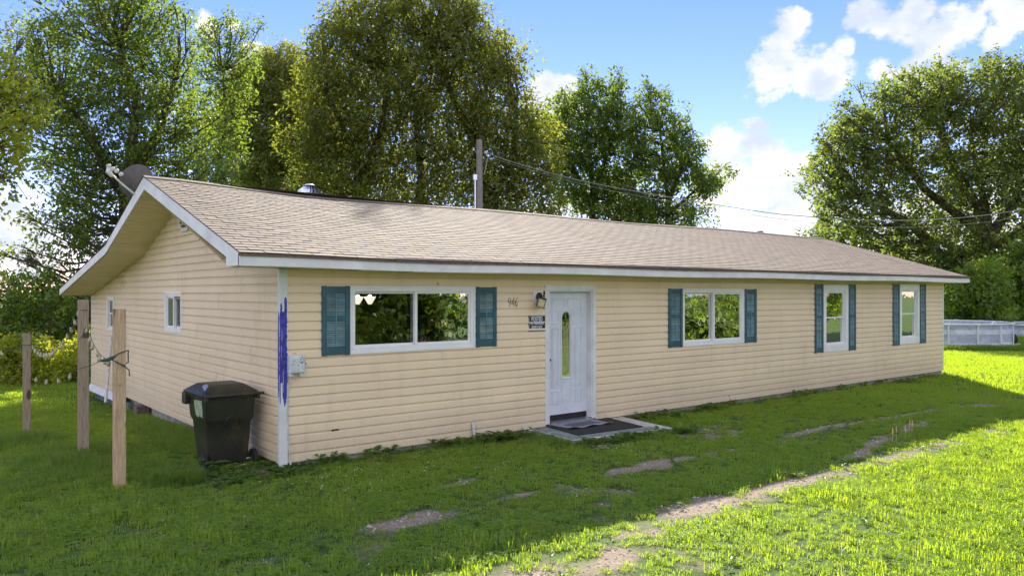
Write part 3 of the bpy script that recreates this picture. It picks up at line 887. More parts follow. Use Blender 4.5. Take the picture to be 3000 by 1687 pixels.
for x in (1.775, 1.985):
    ob('lamp_shade', MB().lathe([(.025, -.02), (.04, .0), (.08, .07), (.095, .10), (.09, .10), (.035, .01)], (x, 1.35, 2.00), 18), MT['shade'], lamp, smooth_=True)
    ob('bulb', MB().lathe([(.012, .0), (.032, .03), (.036, .05), (.02, .078), (.004, .084)], (x, 1.35, 2.045), 12), MT['glow'], lamp, smooth_=True)

# shutters
def shutter(u0, u1, z0, z1, nsl, individual=True):
    w = u1 - u0; st = w * .165; top = .095; bot = .12; mid = .075
    zi0, zi1 = z0 + bot, z1 - top; zm = (zi0 + zi1) / 2 + .02
    f = MB()
    o0, o1 = .019, .047
    f.box(u0, u0 + st, o0, o1, z0, z1, TF); f.box(u1 - st, u1, o0, o1, z0, z1, TF)
    f.box(u0 + st, u1 - st, o0, o1 - .006, z1 - top, z1 - .006, TF); f.box(u0 + st, u1 - st, o0, o1 - .006, z0 + .006, z0 + bot, TF)
    f.box(u0 + st, u1 - st, o0, o1 - .006, zm - mid / 2, zm + mid / 2, TF)
    f.box(u0 + st, u1 - st, o0, o0 + .004, zi0, zi1, TF)
    # arched lip of the top rail
    c = (u0 + u1) / 2; arc = [(c + (w * .22) * math.cos(a), -(o1 - .004), z1 - top + .012 + .035 * math.sin(a)) for a in np.linspace(0, math.pi, 9)]
    f.tube(arc, .005, 5)
    s = ob('shutter', f, MT['teal'], house, bevel=.003)
    allm = MB()
    for (a, b) in ((zi0, zm - mid / 2), (zm + mid / 2, zi1)):
        n = nsl // 2
        for i in range(n):
            z = a + (b - a) * (i + .5) / n; h = (b - a) / n
            p = [(u0 + st, -(o0 + .006), z + h * .42), (u0 + st, -(o0 + .022), z - h * .36), (u0 + st, -(o0 + .019), z - h * .46), (u0 + st, -(o0 + .002), z + h * .30)]
            m = MB().prism(p, (w - 2 * st, 0, 0))
            if individual: ob('slat', m, MT['slat'], s)
            else: allm.add(m.v, m.f)
    if not individual:
        o = ob('louvre_panel', allm, MT['slat'], s); o['kind'] = 'stuff'
    m = MB().box(c - .006, c + .006, o0 + .018, o0 + .027, zi0, zi1, TF); ob('tilt_rod', m, MT['slat'], s)
    return s
shutter(.539, .940, 1.33, 2.25, 26); shutter(3.024, 3.41, 1.34, 2.25, 26)
shutter(7.43, 7.828, 1.14, 2.24, 30); shutter(9.80, 10.205, 1.135, 2.238, 30)
shutter(12.455, 12.80, .80, 2.357, 40, False); shutter(13.938, 14.26, .79, 2.36, 40, False)
shutter(16.128, 16.48, .81, 2.383, 40, False); shutter(17.63, 17.97, .813, 2.388, 40, False)

# door
fr = MB(); fr.box(4.407, 4.49, .0, .036, .03, 2.2, TF); fr.box(5.474, 5.557, .0, .036, .03, 2.2, TF); fr.box(4.407, 5.557, .0, .036, 2.2, 2.285, TF)
ob('door_frame', fr, MT['white'], house, bevel=.005)
fr = MB(); fr.box(4.49, 4.515, -.14, .018, .05, 2.2, TF); fr.box(5.45, 5.474, -.14, .018, .05, 2.2, TF); fr.box(4.515, 5.45, -.14, .018, 2.178, 2.2, TF)
ob('door_jamb', fr, MT['white'], house)
th = MB(); th.prism([(4.49, .12, .052), (4.49, -.03, .032), (4.49, -.03, .012), (4.49, .12, .012)], (.984, 0, 0)); ob('threshold', th, MT['galv'], house)
ob('dark_door_gap', MB().box(4.516, 5.449, -.125, -.098, .056, .145, TF), MT['dark'], house)  # black strip painted in for the shaded gap under the slab
door = ob('door', MB(), MT['door'], house)
dm = MB(); gx0, gx1, gz0, gz1 = 4.877, 5.067, .755, 1.843
dy0, dy1 = .085, .125              # front and back of the slab
gc = (gx0 + gx1) / 2; gr_ = (gx1 - gx0) / 2; gzt = gz1 - gr_
dm.box(4.517, gx0, dy0, dy1, .148, 2.176); dm.box(gx1, 5.448, dy0, dy1, .148, 2.176); dm.box(gx0, gx1, dy0, dy1, .148, gz0)
arc = [(gc + gr_ * math.cos(a), gzt + gr_ * math.sin(a)) for a in np.linspace(0, math.pi, 15)]
pol = [(x, dy0, z) for x, z in arc] + [(gx0, dy0, 2.176), (gx1, dy0, 2.176)]
for i in range(14):
    (xa, za), (xb, zb) = arc[i], arc[i + 1]
    dm.prism([(xa, dy0, za), (xa, dy0, 2.176), (xb, dy0, 2.176), (xb, dy0, zb)], (0, dy1 - dy0, 0))
old = door.data; bpy.data.objects.remove(door); door = ob('door', dm, MT['door'], house)
def mould(pts, r=.0085, name='moulding', closed=True):
    p = [(x, dy0 - .002, z) for x, z in pts]
    if closed: p = p + [p[0]]
    mb = MB()
    for a, b in zip(p[:-1], p[1:]):
        mb.tube([a, b], r, 6)
    ob(name, mb, MT['door'], door, smooth_=False)
def rect(a, b, c, d): return [(a, c), (b, c), (b, d), (a, d)]
mould([(gx0 - .03, gz0 - .025), (gx1 + .03, gz0 - .025)] + [(gc + (gr_ + .03) * math.cos(a), gzt + (gr_ + .03) * math.sin(a)) for a in np.linspace(0, math.pi, 13)], .010)
def raised(a, b, c, d):
    mould(rect(a, b, c, d))
    m = MB(); m.prism([(a + .02, dy0 - .006, c + .02), (b - .02, dy0 - .006, c + .02), (b - .02, dy0 - .006, d - .02), (a + .02, dy0 - .006, d - .02)], (0, .005, 0)); ob('door_panel', m, MT['door'], door, bevel=.003)
raised(4.655, 4.79, .60, 1.575); raised(5.155, 5.30, .60, 1.575)
raised(4.655, 4.79, .33, .53); raised(5.155, 5.30, .33, .53); raised(4.86, 5.08, .35, .68)
arcL = [(gc + .175 * math.cos(a), gzt + .175 * math.sin(a)) for a in np.linspace(math.pi, math.pi * .56, 8)]
arcR = [(gc + .175 * math.cos(a), gzt + .175 * math.sin(a)) for a in np.linspace(0, math.pi * .44, 8)]
mould([(4.655, 1.65), (4.655, 2.06), (gc - .03, 2.06)] + arcL[::-1] + [(gc - .175, 1.65)])
mould([(5.30, 1.65), (5.30, 2.06), (gc + .03, 2.06)] + arcR[::-1] + [(gc + .175, 1.65)])
gp = [(x, dy0 + .018, z) for x, z in arc] + [(gx0, dy0 + .018, gz0), (gx1, dy0 + .018, gz0)]
ob('pane', MB().prism(gp, (0, .006, 0)), MT['glass'], door)
cm = MB(); yy = dy0 + .014
for x in (-.045, -.018, .012, .040): cm.tube([(gc + x, yy, .93), (gc + x, yy, 1.56)], .0028, 5)
for q in ([(0, 1.84), (0, 1.74), (.04, 1.66), (0, 1.58), (-.04, 1.66), (0, 1.74)], [(-.09, 1.64), (-.045, 1.56), (.0, 1.58), (.05, 1.56), (.09, 1.64)],
          [(-.045, .93), (-.09, .87)], [(.04, .93), (.015, .87), (.05, .80), (.02, .76)], [(-.018, .93), (-.05, .84), (-.01, .78), (-.06, .76)], [(.012, .93), (.085, .84)], [(-.09, 1.25), (.09, 1.25)]):
    cm.tube([(gc + x, yy, z) for x, z in q], .0028, 5)
ob('caming', cm, MT['gold'], door)
ob('handle', MB().lathe([(.024, 0), (.024, .006), (.011, .008), (.011, .03), (.024, .036), (.026, .05), (.016, .06)], (4.565, dy0, 1.06), 14, (0, -1, 0)), MT['black_metal'], door, smooth_=True)

# gable vents
va = MB(); cy_, cz_ = 3.97, 3.41; oc = [(cy_ + .36 * math.cos(a), cz_ + .25 * math.sin(a)) for a in np.linspace(math.pi / 8, 2 * math.pi + math.pi / 8, 9)[:-1]]
for i in range(8):
    (a, b), (c, d) = oc[i], oc[(i + 1) % 8]
    ia, ib = cy_ + (a - cy_) * .8, cz_ + (b - cz_) * .8; ic, id_ = cy_ + (c - cy_) * .8, cz_ + (d - cz_) * .8
    va.prism([(-.016, a, b), (-.016, c, d), (-.016, ic, id_), (-.016, ia, ib)], (-.040, 0, 0))
vent = ob('gable_vent', va, MT['white'], house)
ob('vent_back', MB().prism([(-.028, cy_ + (a - cy_) * .82, cz_ + (b - cz_) * .82) for a, b in oc], (-.008, 0, 0)), MT['black_metal'], vent)
for i in range(6):
    z = cz_ - .17 + i * .07; hw = .27 if abs(z - cz_) < .12 else .17
    ob('slat', MB().prism([(-.038, cy_ - hw, z), (-.052, cy_ - hw, z - .022), (-.054, cy_ - hw, z - .018), (-.040, cy_ - hw, z + .006)], (0, 2 * hw, 0)), MT['soffit'], vent)
v2 = ob('wall_vent', frame_mb(8.28, 8.64, 2.285, 2.60, .035, .0, .035, TS), MT['soffit'], house)
ob('vent_back', MB().box(8.3, 8.62, .0, .02, 2.30, 2.59, TS), MT['black_metal'], v2)
for i in range(7):
    z = 2.335 + i * .036; ob('slat', MB().prism([(-.02, 8.315, z + .014), (-.034, 8.315, z - .006), (-.036, 8.315, z - .002), (-.022, 8.315, z + .018)], (0, .29, 0)), MT['soffit'], v2)

# blue paint brushed down the corner post
def brush(name, pts, T, mat, o):
    m = MB(); n = len(pts)
    vs = [T(a, o, z) for a, _, z in pts] + [T(b, o, z) for _, b, z in pts]
    fs = [(k, k + 1, n + k + 1, n + k) for k in range(n - 1)]
    m.add(vs, fs); x = ob(name, m, mat, house); x['label'] = 'blue paint smeared down the corner'; return x
rr = random.Random(3)
def jag(a, b, z0, z1, n=12, j=.003, taper=(0, 0)):
    out = []
    for i in range(n + 1):
        t = i / n; z = z0 + (z1 - z0) * t; w = (b - a) / 2; c = (a + b) / 2
        k = 1.0
        if taper[0] and t < taper[0]: k = math.sqrt(max(.02, t / taper[0]))
        if taper[1] and t > 1 - taper[1]: k = max(.03, (1 - t) / taper[1]) ** .7
        out.append((c - w * k + rr.uniform(-j, j), c + w * k + rr.uniform(-j, j), z))
    return out
brush('paint_smear', jag(.030, .066, 2.105, 1.90, 10, .002, (.15, 0)), TF, MT['blue'], .0345)
brush('paint_smear', jag(-.022, .002, 2.03, 1.90, 8, .002, (.2, 0)), TF, MT['blue'], .0342)
brush('paint_smear', jag(-.030, .066, 1.92, 1.36, 24, .005), TF, MT['blue'], .0339)
brush('paint_smear', jag(-.031, .073, 1.40, 1.02, 20, .004), TF, MT['blue'], .0348)
brush('paint_smear', jag(.008, .066, 1.04, .715, 16, .003, (0, .45)), TF, MT['blue'], .0342)
brush('paint_smear', jag(-.031, -.016, 1.04, .74, 12, .002, (0, .4)), TF, MT['blue'], .0345)
brush('paint_smear', jag(-.031, .018, 1.93, .78, 26, .006, (.1, .3)), TS, MT['blue'], .0345)
brush('paint_smear', jag(.012, .024, 1.20, .86, 12, .004, (.4, .4)), TF, MT['bluefaint'], .0356)
brush('paint_smear', jag(-.006, .004, 1.72, 1.5, 8, .002, (.3, .4)), TF, MT['bluefaint'], .0356)
brush('paint_smear', jag(-.012, -.004, 1.50, 1.30, 8, .002, (.3, .4)), TF, MT['bluefaint'], .0359)
# scuffs on the siding
for (x, z, w, h) in ((.74, .352, .05, .018), (.70, .352, .02, .03), (.77, .345, .03, .012), (.665, .285, .006, .012), (1.0, .165, .035, .007), (1.03, .17, .012, .006)):
    m = MB(); pts = [(x + w * math.cos(a) * rr.uniform(.6, 1), -.0195, z + h * math.sin(a) * rr.uniform(.5, 1)) for a in np.linspace(0, 2 * math.pi, 12)[:-1]]
    m.prism(pts, (0, -.0012, 0)); ob('scuff_mark', m, MT['dirt'], house)
ob('wall_hook', MB().tube([(2.336, -.015, 2.30), (2.336, -.04, 2.305), (2.345, -.045, 2.285), (2.33, -.035, 2.275)], .005, 6), MT['brown_metal'], house)

# ------------------------------------------------------------------ things on the front wall
jb = empty('junction_box', (.17, -.02, 1.12), 'weathered white utility box on the wall beside the corner post', 'utility box')
ob('box_body', MB().box(.067, .275, -.115, -.02, 1.135, 1.365), MT['boxwhite'], jb, bevel=.012)
ob('box_cover', MB().box(.082, .262, -.128, -.113, 1.15, 1.352), MT['boxwhite'], jb, bevel=.006)
for x in (.095, .235): ob('cable_entry', MB().box(x - .03, x + .03, -.10, -.045, 1.10, 1.136), MT['boxwhite'], jb, bevel=.006)
ob('latch', MB().tube([(.275, -.08, 1.26), (.300, -.08, 1.265), (.302, -.08, 1.245), (.276, -.08, 1.24)], .005, 6), MT['black_metal'], jb)
ob('hanging_loop', MB().tube([(.155, -.03, 1.36), (.157, -.03, 1.395), (.185, -.03, 1.395), (.187, -.03, 1.36)], .005, 6), MT['galv'], jb)
for i in range(26):
    x = rr.uniform(.10, .25); z = rr.uniform(1.17, 1.345)
    if i < 12: x = rr.uniform(.19, .255); z = rr.uniform(1.27, 1.345)
    s_ = rr.uniform(.003, .011); pts = [(x + s_ * math.cos(a) * rr.uniform(.5, 1), -.1285, z + s_ * math.sin(a) * rr.uniform(.4, 1)) for a in np.linspace(0, 2 * math.pi, 8)[:-1]]
    m = MB().prism(pts, (0, -.001, 0))
    if i == 0: stm = m
    else: stm.add(m.v, m.f)
ob('worn_spots', stm, MT['dirt'], jb)['kind'] = 'stuff'
cd = empty('conduit', (.12, -.03, -.1), 'thin white conduit running down the wall below the utility box', 'pipe')
ob('pipe', MB().tube([(.10, -.07, 1.11), (.098, -.05, 1.02), (.075, -.032, .88), (.075, -.032, .55), (.085, -.032, .30), (.105, -.035, .05), (.125, -.04, -.12)], .013, 8), MT['pvc'], cd, smooth_=True)
for z, x in ((.79, .075), (.31, .083)): ob('clamp', MB().box(x - .022, x + .022, -.049, -.02, z - .008, z + .008), MT['pvc'], cd)
st = ob('stub_pipe', MB().tube([(2.955, .0, .20), (2.955, -.03, .205), (2.957, -.05, .185), (2.975, -.055, .02), (2.995, -.06, -.13)], .022, 10), MT['pvc'], None, (2.97, -.05, -.1), True)
tag(st, 'short white drain pipe poking out of the siding near the grass', 'pipe')

num = empty('house_number', (3.72, -.02, 1.95), 'dark script house number 946 on the siding between window and lamp', 'house number')
nx, nz_ = 3.626, 1.945
def digit(strokes, ox):
    m = MB()
    for s_ in strokes: m.tube([(nx + ox + x * .060 + z * .018, -.028, nz_ + z * .135) for x, z in s_], [.0030 + .0022 * abs(math.sin(i * 1.3)) for i in range(len(s_))], 5)
    return m
loop9 = [(.5 + .42 * math.cos(a), .72 + .25 * math.sin(a)) for a in np.linspace(.2, 2 * math.pi, 12)]
ob('digit', digit([loop9 + [(.95, .6), (.85, .3), (.7, .0), (.45, .02)]], 0), MT['black_metal'], num, smooth_=True)
ob('digit', digit([[(.75, 1.0), (.55, .75), (.2, .38), (.05, .30), (.4, .33), (.95, .36)], [(.85, .62), (.75, .3), (.68, .0)], [(.55, 1.0), (.75, .93), (.8, 1.0)]], .075), MT['black_metal'], num, smooth_=True)
loop6 = [(.5 + .40 * math.cos(a), .27 + .25 * math.sin(a)) for a in np.linspace(math.pi * .9, -math.pi * 1.1, 12)]
ob('digit', digit([[(.85, 1.0), (.6, .98), (.35, .75), (.15, .45)] + loop6 + [(.98, .0)]], .145), MT['black_metal'], num, smooth_=True)

wl_ = empty('wall_lamp', (4.25, -.02, 2.09), 'bronze lantern hanging crooked from a white plate left of the door', 'lamp')
ob('mounting_plate', MB().box(4.152, 4.392, -.034, -.018, 1.985, 2.19), MT['white'], wl_, bevel=.003)
ob('canopy', MB().lathe([(.066, 0), (.066, .01), (.045, .03), (.015, .036)], (4.272, -.034, 2.10), 18, (0, -1, 0)), MT['brown_metal'], wl_, smooth_=True)
ob('arm', MB().tube([(4.272, -.06, 2.10), (4.28, -.12, 2.10), (4.275, -.15, 2.13), (4.27, -.16, 2.165), (4.275, -.155, 2.10), (4.265, -.16, 2.06)], .008, 8), MT['brown_metal'], wl_, smooth_=True)
ob('finial', MB().lathe([(.006, 0), (.017, .012), (.019, .03), (.008, .042), (.014, .052), (.004, .066)], (4.27, -.16, 2.13), 10), MT['brown_metal'], wl_, smooth_=True)
LM = Matrix.Translation((4.235, -.155, 2.068)) @ Euler((rad(8), rad(16), rad(-32))).to_matrix().to_4x4()
def Lt(x, y, z): return tuple(LM @ Vector((x, y, z)))
m = MB()
for sx in (-1, 1):
    for sy in (-1, 1): m.box(sx * .058 - .004, sx * .058 + .004, sy * .058 - .004, sy * .058 + .004, -.13, .0, Lt)
for z in (-.13, .0):
    m.box(-.062, .062, -.062, -.054, z - .004, z + .004, Lt); m.box(-.062, .062, .054, .062, z - .004, z + .004, Lt)
    m.box(-.062, -.054, -.054, .054, z - .004, z + .004, Lt); m.box(.054, .062, -.054, .054, z - .004, z + .004, Lt)
m.box(-.066, .066, -.066, .066, .006, .014, Lt)
ob('lantern_cage', m, MT['black_metal'], wl_)
for (a, b, c, d) in ((-.053, .053, -.057, -.055), (-.053, .053, .055, .057), (-.057, -.055, -.053, .053), (.055, .057, -.053, .053)):
    ob('lantern_glass', MB().box(a, b, c, d, -.124, -.006, Lt), MT['amber'], wl_)

sg = empty('warning_sign', (4.25, -.02, 1.55), 'black sign reading POSTED NO TRESPASSING KEEP OUT beside the door frame', 'sign')
ob('sign_board', MB().box(4.062, 4.403, -.028, -.0205, 1.548, 1.80), MT['sign'], sg)
m = MB()
for (a, b, c, d) in ((4.076, 4.400, 1.785, 1.789), (4.076, 4.400, 1.559, 1.563), (4.076, 4.080, 1.563, 1.785)): m.box(a, b, -.0292, -.0279, c, d)
m.box(4.375, 4.400, -.0292, -.0279, 1.566, 1.585); ob('sign_border', m, MT['sign_ink'], sg)
text_obj('lettering', 'POSTED', .098, MT['sign_ink'], sg, (4.233, -.0292, 1.737), .66, .0014)
text_obj('lettering', 'NO TRESPASSING', .058, MT['sign_ink'], sg, (4.240, -.0292, 1.668), .62, .0007)
text_obj('lettering', 'KEEP OUT', .075, MT['sign_ink'], sg, (4.233, -.0292, 1.603), .66, .0010)

# ------------------------------------------------------------------ stoop and mats
stoop = empty('stoop', (5.1, -.6, -.1), 'low concrete stoop at the front door with grey tiles around its edge', 'stoop')
SP = [(4.16, -.02), (4.03, -1.10), (5.99, -1.33), (6.20, -.02)]
ob('slab', MB().prism([(x, y, -.14) for x, y in SP], (0, 0, .128)), MT['slab'], stoop, bevel=.012)
def lerp(a, b, t): return (a[0] + (b[0] - a[0]) * t, a[1] + (b[1] - a[1]) * t)
def inner(u, v):   # bilinear inside the slab
    a = lerp(SP[0], SP[3], u); b = lerp(SP[1], SP[2], u); return lerp(a, b, v)
def tile(u0, u1, v0, v1):
    p = [inner(u0, v0), inner(u0, v1), inner(u1, v1), inner(u1, v0)]
    ob('tile', MB().prism([(x, y, -.016) for x, y in p], (0, 0, .014)), MT['tile'], stoop)
for i in range(4): tile(.01 + .0, .125, .03 + i * .235, .03 + i * .235 + .228)
for i in range(5): tile(.13 + i * .148, .13 + i * .148 + .144, .80, .955)
mt = ob('rubber_mat', MB().prism([(*inner(.135, .02), .0), (*inner(.115, .82), .0), (*inner(.80, .79), .0), (*inner(.82, .02), .0)], (0, 0, .010)), MT['dark'], None, (5.0, -.5, 0))
tag(mt, 'large black rubber mat lying on the stoop', 'mat')
dmt = empty('doormat', (5.0, -.3, .01), 'crumpled grey doormat with a darker centre, on top of the black mat', 'mat')
def sheet(x0, x1, y0, y1, z, nx_, ny_, amp, shear=0.0):
    vs = []; fs = []
    for i in range(nx_ + 1):
        for j in range(ny_ + 1):
            u = i / nx_; v = j / ny_
            edge = max(0, 1 - v * 4)
            zz = z + amp * (.5 + .5 * math.sin(u * 14 + 1)) * edge * 1.2 + .002 * math.sin(u * 9 + v * 5)
            vs.append((x0 + (x1 - x0) * u + shear * (1 - v), y0 + (y1 - y0) * v + .01 * math.sin(u * 11) * edge, zz))
    for i in range(nx_):
        for j in range(ny_):
            a = i * (ny_ + 1) + j; fs.append((a, a + ny_ + 1, a + ny_ + 2, a + 1))
    n = len(vs); m = MB(); m.add(vs, fs); m.add([(x, y, zq - .006) for x, y, zq in vs], [tuple(reversed(f)) for f in fs])
    rim = [i * (ny_ + 1) for i in range(nx_ + 1)] + [nx_ * (ny_ + 1) + j for j in range(1, ny_ + 1)] + [i * (ny_ + 1) + ny_ for i in range(nx_ - 1, -1, -1)] + [j for j in range(ny_ - 1, 0, -1)]
    m.add([], [])
    m.f += [(rim[k], rim[k - 1], n + rim[k - 1], n + rim[k]) for k in range(len(rim))]
    return m
ob('mat_border', sheet(4.53, 5.44, -.53, -.05, .020, 24, 8, .022), MT['mat_grey'], dmt, smooth_=True)
ob('mat_field', sheet(4.67, 5.30, -.41, -.15, .0245, 16, 5, .003), MT['mat_in'], dmt, smooth_=True)
cup = empty('crushed_cup', (3.91, -.14, -.09), 'crushed white plastic jug lying in the weeds left of the stoop', 'jug')
m = MB().lathe([(.03, -.09), (.052, -.07), (.058, .0), (.05, .05), (.035, .075), (.033, .095)], (0, 0, 0), 12); 
m.v = [tuple(Vector((3.93, -.17, -.02)) + Euler((rad(75), rad(20), rad(50))).to_matrix() @ Vector((x * 1.2, y * .7, z))) for x, y, z in m.v]
ob('jug_body', m, MT['plasticwhite'], cup, smooth_=True)
ob('jug_handle', MB().tube([(3.88, -.15, .0), (3.86, -.18, .04), (3.92, -.20, .05), (3.95, -.19, .02)], .009, 7), MT['plasticwhite'], cup, smooth_=True)
bl = ob('pet_bowl', MB().lathe([(.045, -.03), (.075, .0), (.095, .035), (.088, .035), (.06, .003), (.01, .0)], (4.06, -.52, -.035), 18), MT['bowl'], None, (4.06, -.52, -.06), True)
tag(bl, 'small green bowl at the left edge of the stoop', 'bowl')

# ------------------------------------------------------------------ wheeled bin
bn = empty('wheeled_bin', (-.48, .82, -.11), 'large dark wheeled rubbish bin standing by the gable wall near the corner', 'bin')
def ring(x0, x1, y0, y1, z, r=.05, n=4):
    pts = []
    for (cx, cy, a0) in ((x1 - r, y0 + r, -90), (x1 - r, y1 - r, 0), (x0 + r, y1 - r, 90), (x0 + r, y0 + r, 180)):
        for k in range(n + 1):
            a = rad(a0 + 90 * k / n); pts.append((cx + r * math.cos(a), cy + r * math.sin(a), z))
    return pts
def loft(rings, cap0=True, cap1=True):
    m = MB(); n = len(rings[0]); vs = [p for r_ in rings for p in r_]; fs = []
    for i in range(len(rings) - 1):
        for k in range(n): a = i * n + k; b = i * n + (k + 1) % n; fs.append((a, b, b + n, a + n))
    if cap0: fs.append(tuple(range(n - 1, -1, -1)))
    if cap1: fs.append(tuple(range((len(rings) - 1) * n, len(rings) * n)))
    return m.add(vs, fs)
bx0, bx1, by0, by1 = -.80, -.15, .44, 1.22
def rg(z, ix, iyb, iyf): return ring(bx0 + ix, bx1 - ix, by0 + iyb, by1 - iyf, z)
body = loft([rg(-.09, .085, .10, .19), rg(.0, .075, .085, .18), rg(.30, .055, .06, .12), rg(.49, .045, .045, .08), rg(.53, .028, .02, .05), rg(.56, .022, .012, .04), rg(.80, .005, .0, .01), rg(.835, .0, -.004, .0)])
ob('bin_body', body, MT['bin'], bn, smooth_=True)
ob('rim', loft([ring(bx0 - .025, bx1 + .025, by0 - .03, by1 + .02, .815), ring(bx0 - .03, bx1 + .03, by0 - .035, by1 + .025, .85)]), MT['bin'], bn, smooth_=True)
lid = loft([ring(bx0 - .035, bx1 + .035, by0 - .045, by1 + .05, .852), ring(bx0 - .04, bx1 + .04, by0 - .05, by1 + .055, .872), ring(bx0 - .01, bx1 + .01, by0 - .01, by1 + .0, .905), ring(bx0 + .09, bx1 - .09, by0 + .16, by1 - .12, .975), ring(bx0 + .13, bx1 - .13, by0 + .22, by1 - .18, .982)])
lo_ = ob('lid', lid, MT['bin'], bn, smooth_=True)
m = MB().prism([(bx0 + .01, by0 + .02, .895), (bx0 + .10, by0 + .03, .90), (bx0 + .09, by0 + .20, .985), (bx0 + .03, by0 + .20, .965)], (.0, .02, .012)); ob('lid_scar', m, MT['galv'], lo_)
for xx in (-.62, -.48, -.33): ob('hinge', MB().box(xx - .02, xx + .02, by0 - .062, by0 - .03, .85, .885), MT['bin'], lo_, bevel=.004)
ob('handle', MB().tube([(bx0 - .03, by0 - .075, .865), (bx1 + .07, by0 - .075, .865)], .018, 10), MT['bin'], bn, smooth_=True)
for xx in (bx0, bx1): ob('handle_bracket', MB().box(xx - .02, xx + .02, by0 - .08, by0 - .0, .80, .885), MT['bin'], bn, bevel=.006)
ob('grab_lug', MB().box(bx0 - .05, bx0 + .0, by1 - .12, by1 + .04, .70, .85), MT['bin'], bn, bevel=.006)
arch = [(-.44 + .09 * math.cos(a), by0 + .008 + .01, .525 + .075 * math.sin(a)) for a in np.linspace(0, math.pi, 12)]
ob('relief_arch', MB().tube([(-.35, by0 + .055, .45)] + arch + [(-.53, by0 + .055, .45)], .013, 7), MT['bin'], bn, smooth_=True)
for xx in (bx0 + .005, bx1 - .045):
    w_ = ob('wheel', MB().lathe([(.10, 0), (.125, .008), (.128, .025), (.125, .045), (.10, .052)], (xx - (.0 if xx > -.5 else .03), by0 + .06, .01), 22, (1, 0, 0)), MT['dark'], bn, smooth_=True)
    ob('wheel_hub', MB().lathe([(.06, -.004), (.06, .056)], (xx - (.0 if xx > -.5 else .03), by0 + .10, .01), 14, (1, 0, 0)), MT['bin'], w_, smooth_=True)
ob('axle', MB().tube([(bx0, by0 + .10, .01), (bx1, by0 + .10, .01)], .012, 8), MT['galv'], bn)
sp_ = [(by0 + .13, .80), (by0 + .46, .78), (by0 + .43, .60), (by0 + .33, .56), (by0 + .30, .59), (by0 + .15, .58)]
ob('sticker', MB().prism([(bx0 - .001 + (.83 - z) * .075, y, z) for y, z in sp_], (-.004, 0, 0)), MT['sticker'], bn)
sk = ob('wood_splinter', MB().tube([(-.66, .28, g1(-.66, .28) + .03), (-.5, .30, g1(-.5, .3) + .045), (-.32, .34, g1(-.32, .34) + .05)], [.004, .010, .004], 5), MT['pine'], None, (-.5, .3, -.09))
tag(sk, 'pale wood splinter on the bare earth at the foot of the bin', 'wood scrap')

# ------------------------------------------------------------------ wooden posts, string lights, pvc pole
def post(x, y, w, ztop, mat, label, lean=(0, 0), cut=0.0):
    z0 = g1(x, y) - .15
    vs = []
    e = empty('wooden_post', (x, y, z0 + .15), label, 'post', 'wooden posts left of the house')
    m = MB(); n = 8
    rr2 = random.Random(int(x * 100))
    for i in range(n + 1):
        t = i / n; z = z0 + (ztop - z0) * t
        cx = x + lean[0] * t; cy = y + lean[1] * t; k = w / 2 * (1 + rr2.uniform(-.02, .02))
        for a in (45, 135, 225, 315):
            an = rad(a - 96); zz = z + (cut * (1 if a in (45, 315) else -1) if i == n else 0)
            m.v.append((cx + k * 1.414 * math.cos(an), cy + k * 1.414 * math.sin(an), zz))
    for i in range(n):
        for k in range(4): a = i * 4 + k; b = i * 4 + (k + 1) % 4; m.f.append((a, b, b + 4, a + 4))
    m.f.append(tuple(range(n * 4, n * 4 + 4))); m.n = len(m.v)
    ob('post_shaft', m, mat, e, bevel=.006)
    return e
P1 = (-1.82, .24); P2 = (-1.80, 2.47); P3 = (-2.17, 4.95)
post(*P1, .128, 1.975, MT['post'], 'tall pale wooden post nearest the camera with a green cord looped round it')
post(*P2, .132, 2.06, MT['post_old'], 'rough wooden post behind the tallest pale post, left of the gable wall', cut=.006)
post(*P3, .112, 1.50, MT['post_old'], 'shorter weathered wooden post standing alone at the far left', cut=.025)

def catenary(a, b, sag, n=20):
    a = Vector(a); b = Vector(b); return [a.lerp(b, i / n) - Vector((0, 0, sag * 4 * (i / n) * (1 - i / n))) for i in range(n + 1)]
def bulb_mesh():
    me = bpy.data.meshes.new('bulb'); m = MB().lathe([(.011, .0), (.012, -.016), (.017, -.03), (.024, -.05), (.023, -.068), (.013, -.084), (.003, -.09)], (0, 0, 0), 10)
    me.from_pydata(m.v, [], m.f); me.materials.append(MT['bulb']); me.polygons.foreach_set('use_smooth', [True] * len(me.polygons)); return me
BULB = bulb_mesh()
def string_lights(name, pts, nb, label, wire_r=.0035, mat=None):
    e = empty(name, tuple(pts[0]), label, 'string lights', 'bulb strings between the posts')
    ob('cord', MB().tube(pts, wire_r, 5), mat or MT['gwire'], e)
    for i in range(nb):
        t = (i + .5) / nb * (len(pts) - 1); k = int(t); p = Vector(pts[k]).lerp(Vector(pts[min(k + 1, len(pts) - 1)]), t - k)
        b = bpy.data.objects.new('bulb', BULB); b.parent = e; b.location = p - Vector(pts[0]) - Vector((0, 0, .004)); b.rotation_euler = (random.uniform(-.3, .3), random.uniform(-.3, .3), 0); COL.objects.link(b)
    return e
wrap = [at(331 * .8587, 1037 * .8587, 9.4)]
p1z = 1.26
k0 = Vector((P1[0] - .10, P1[1] - .03, 1.41))
loop = [k0 + Vector((0, 0, 0)), Vector((P1[0] - .02, P1[1] - .10, 1.475)), Vector((P1[0] + .085, P1[1] - .05, 1.50)), Vector((P1[0] + .10, P1[1] + .03, 1.46)), Vector((P1[0] + .095, P1[1] - .0, 1.36)), Vector((P1[0] + .02, P1[1] - .10, 1.33)), k0]
lp = empty('cord_loop', tuple(k0), 'dark green cord looped and knotted around the nearest pale post', 'cord')
ob('loop', MB().tube(loop, .0065, 6), MT['gwire'], lp, smooth_=True)
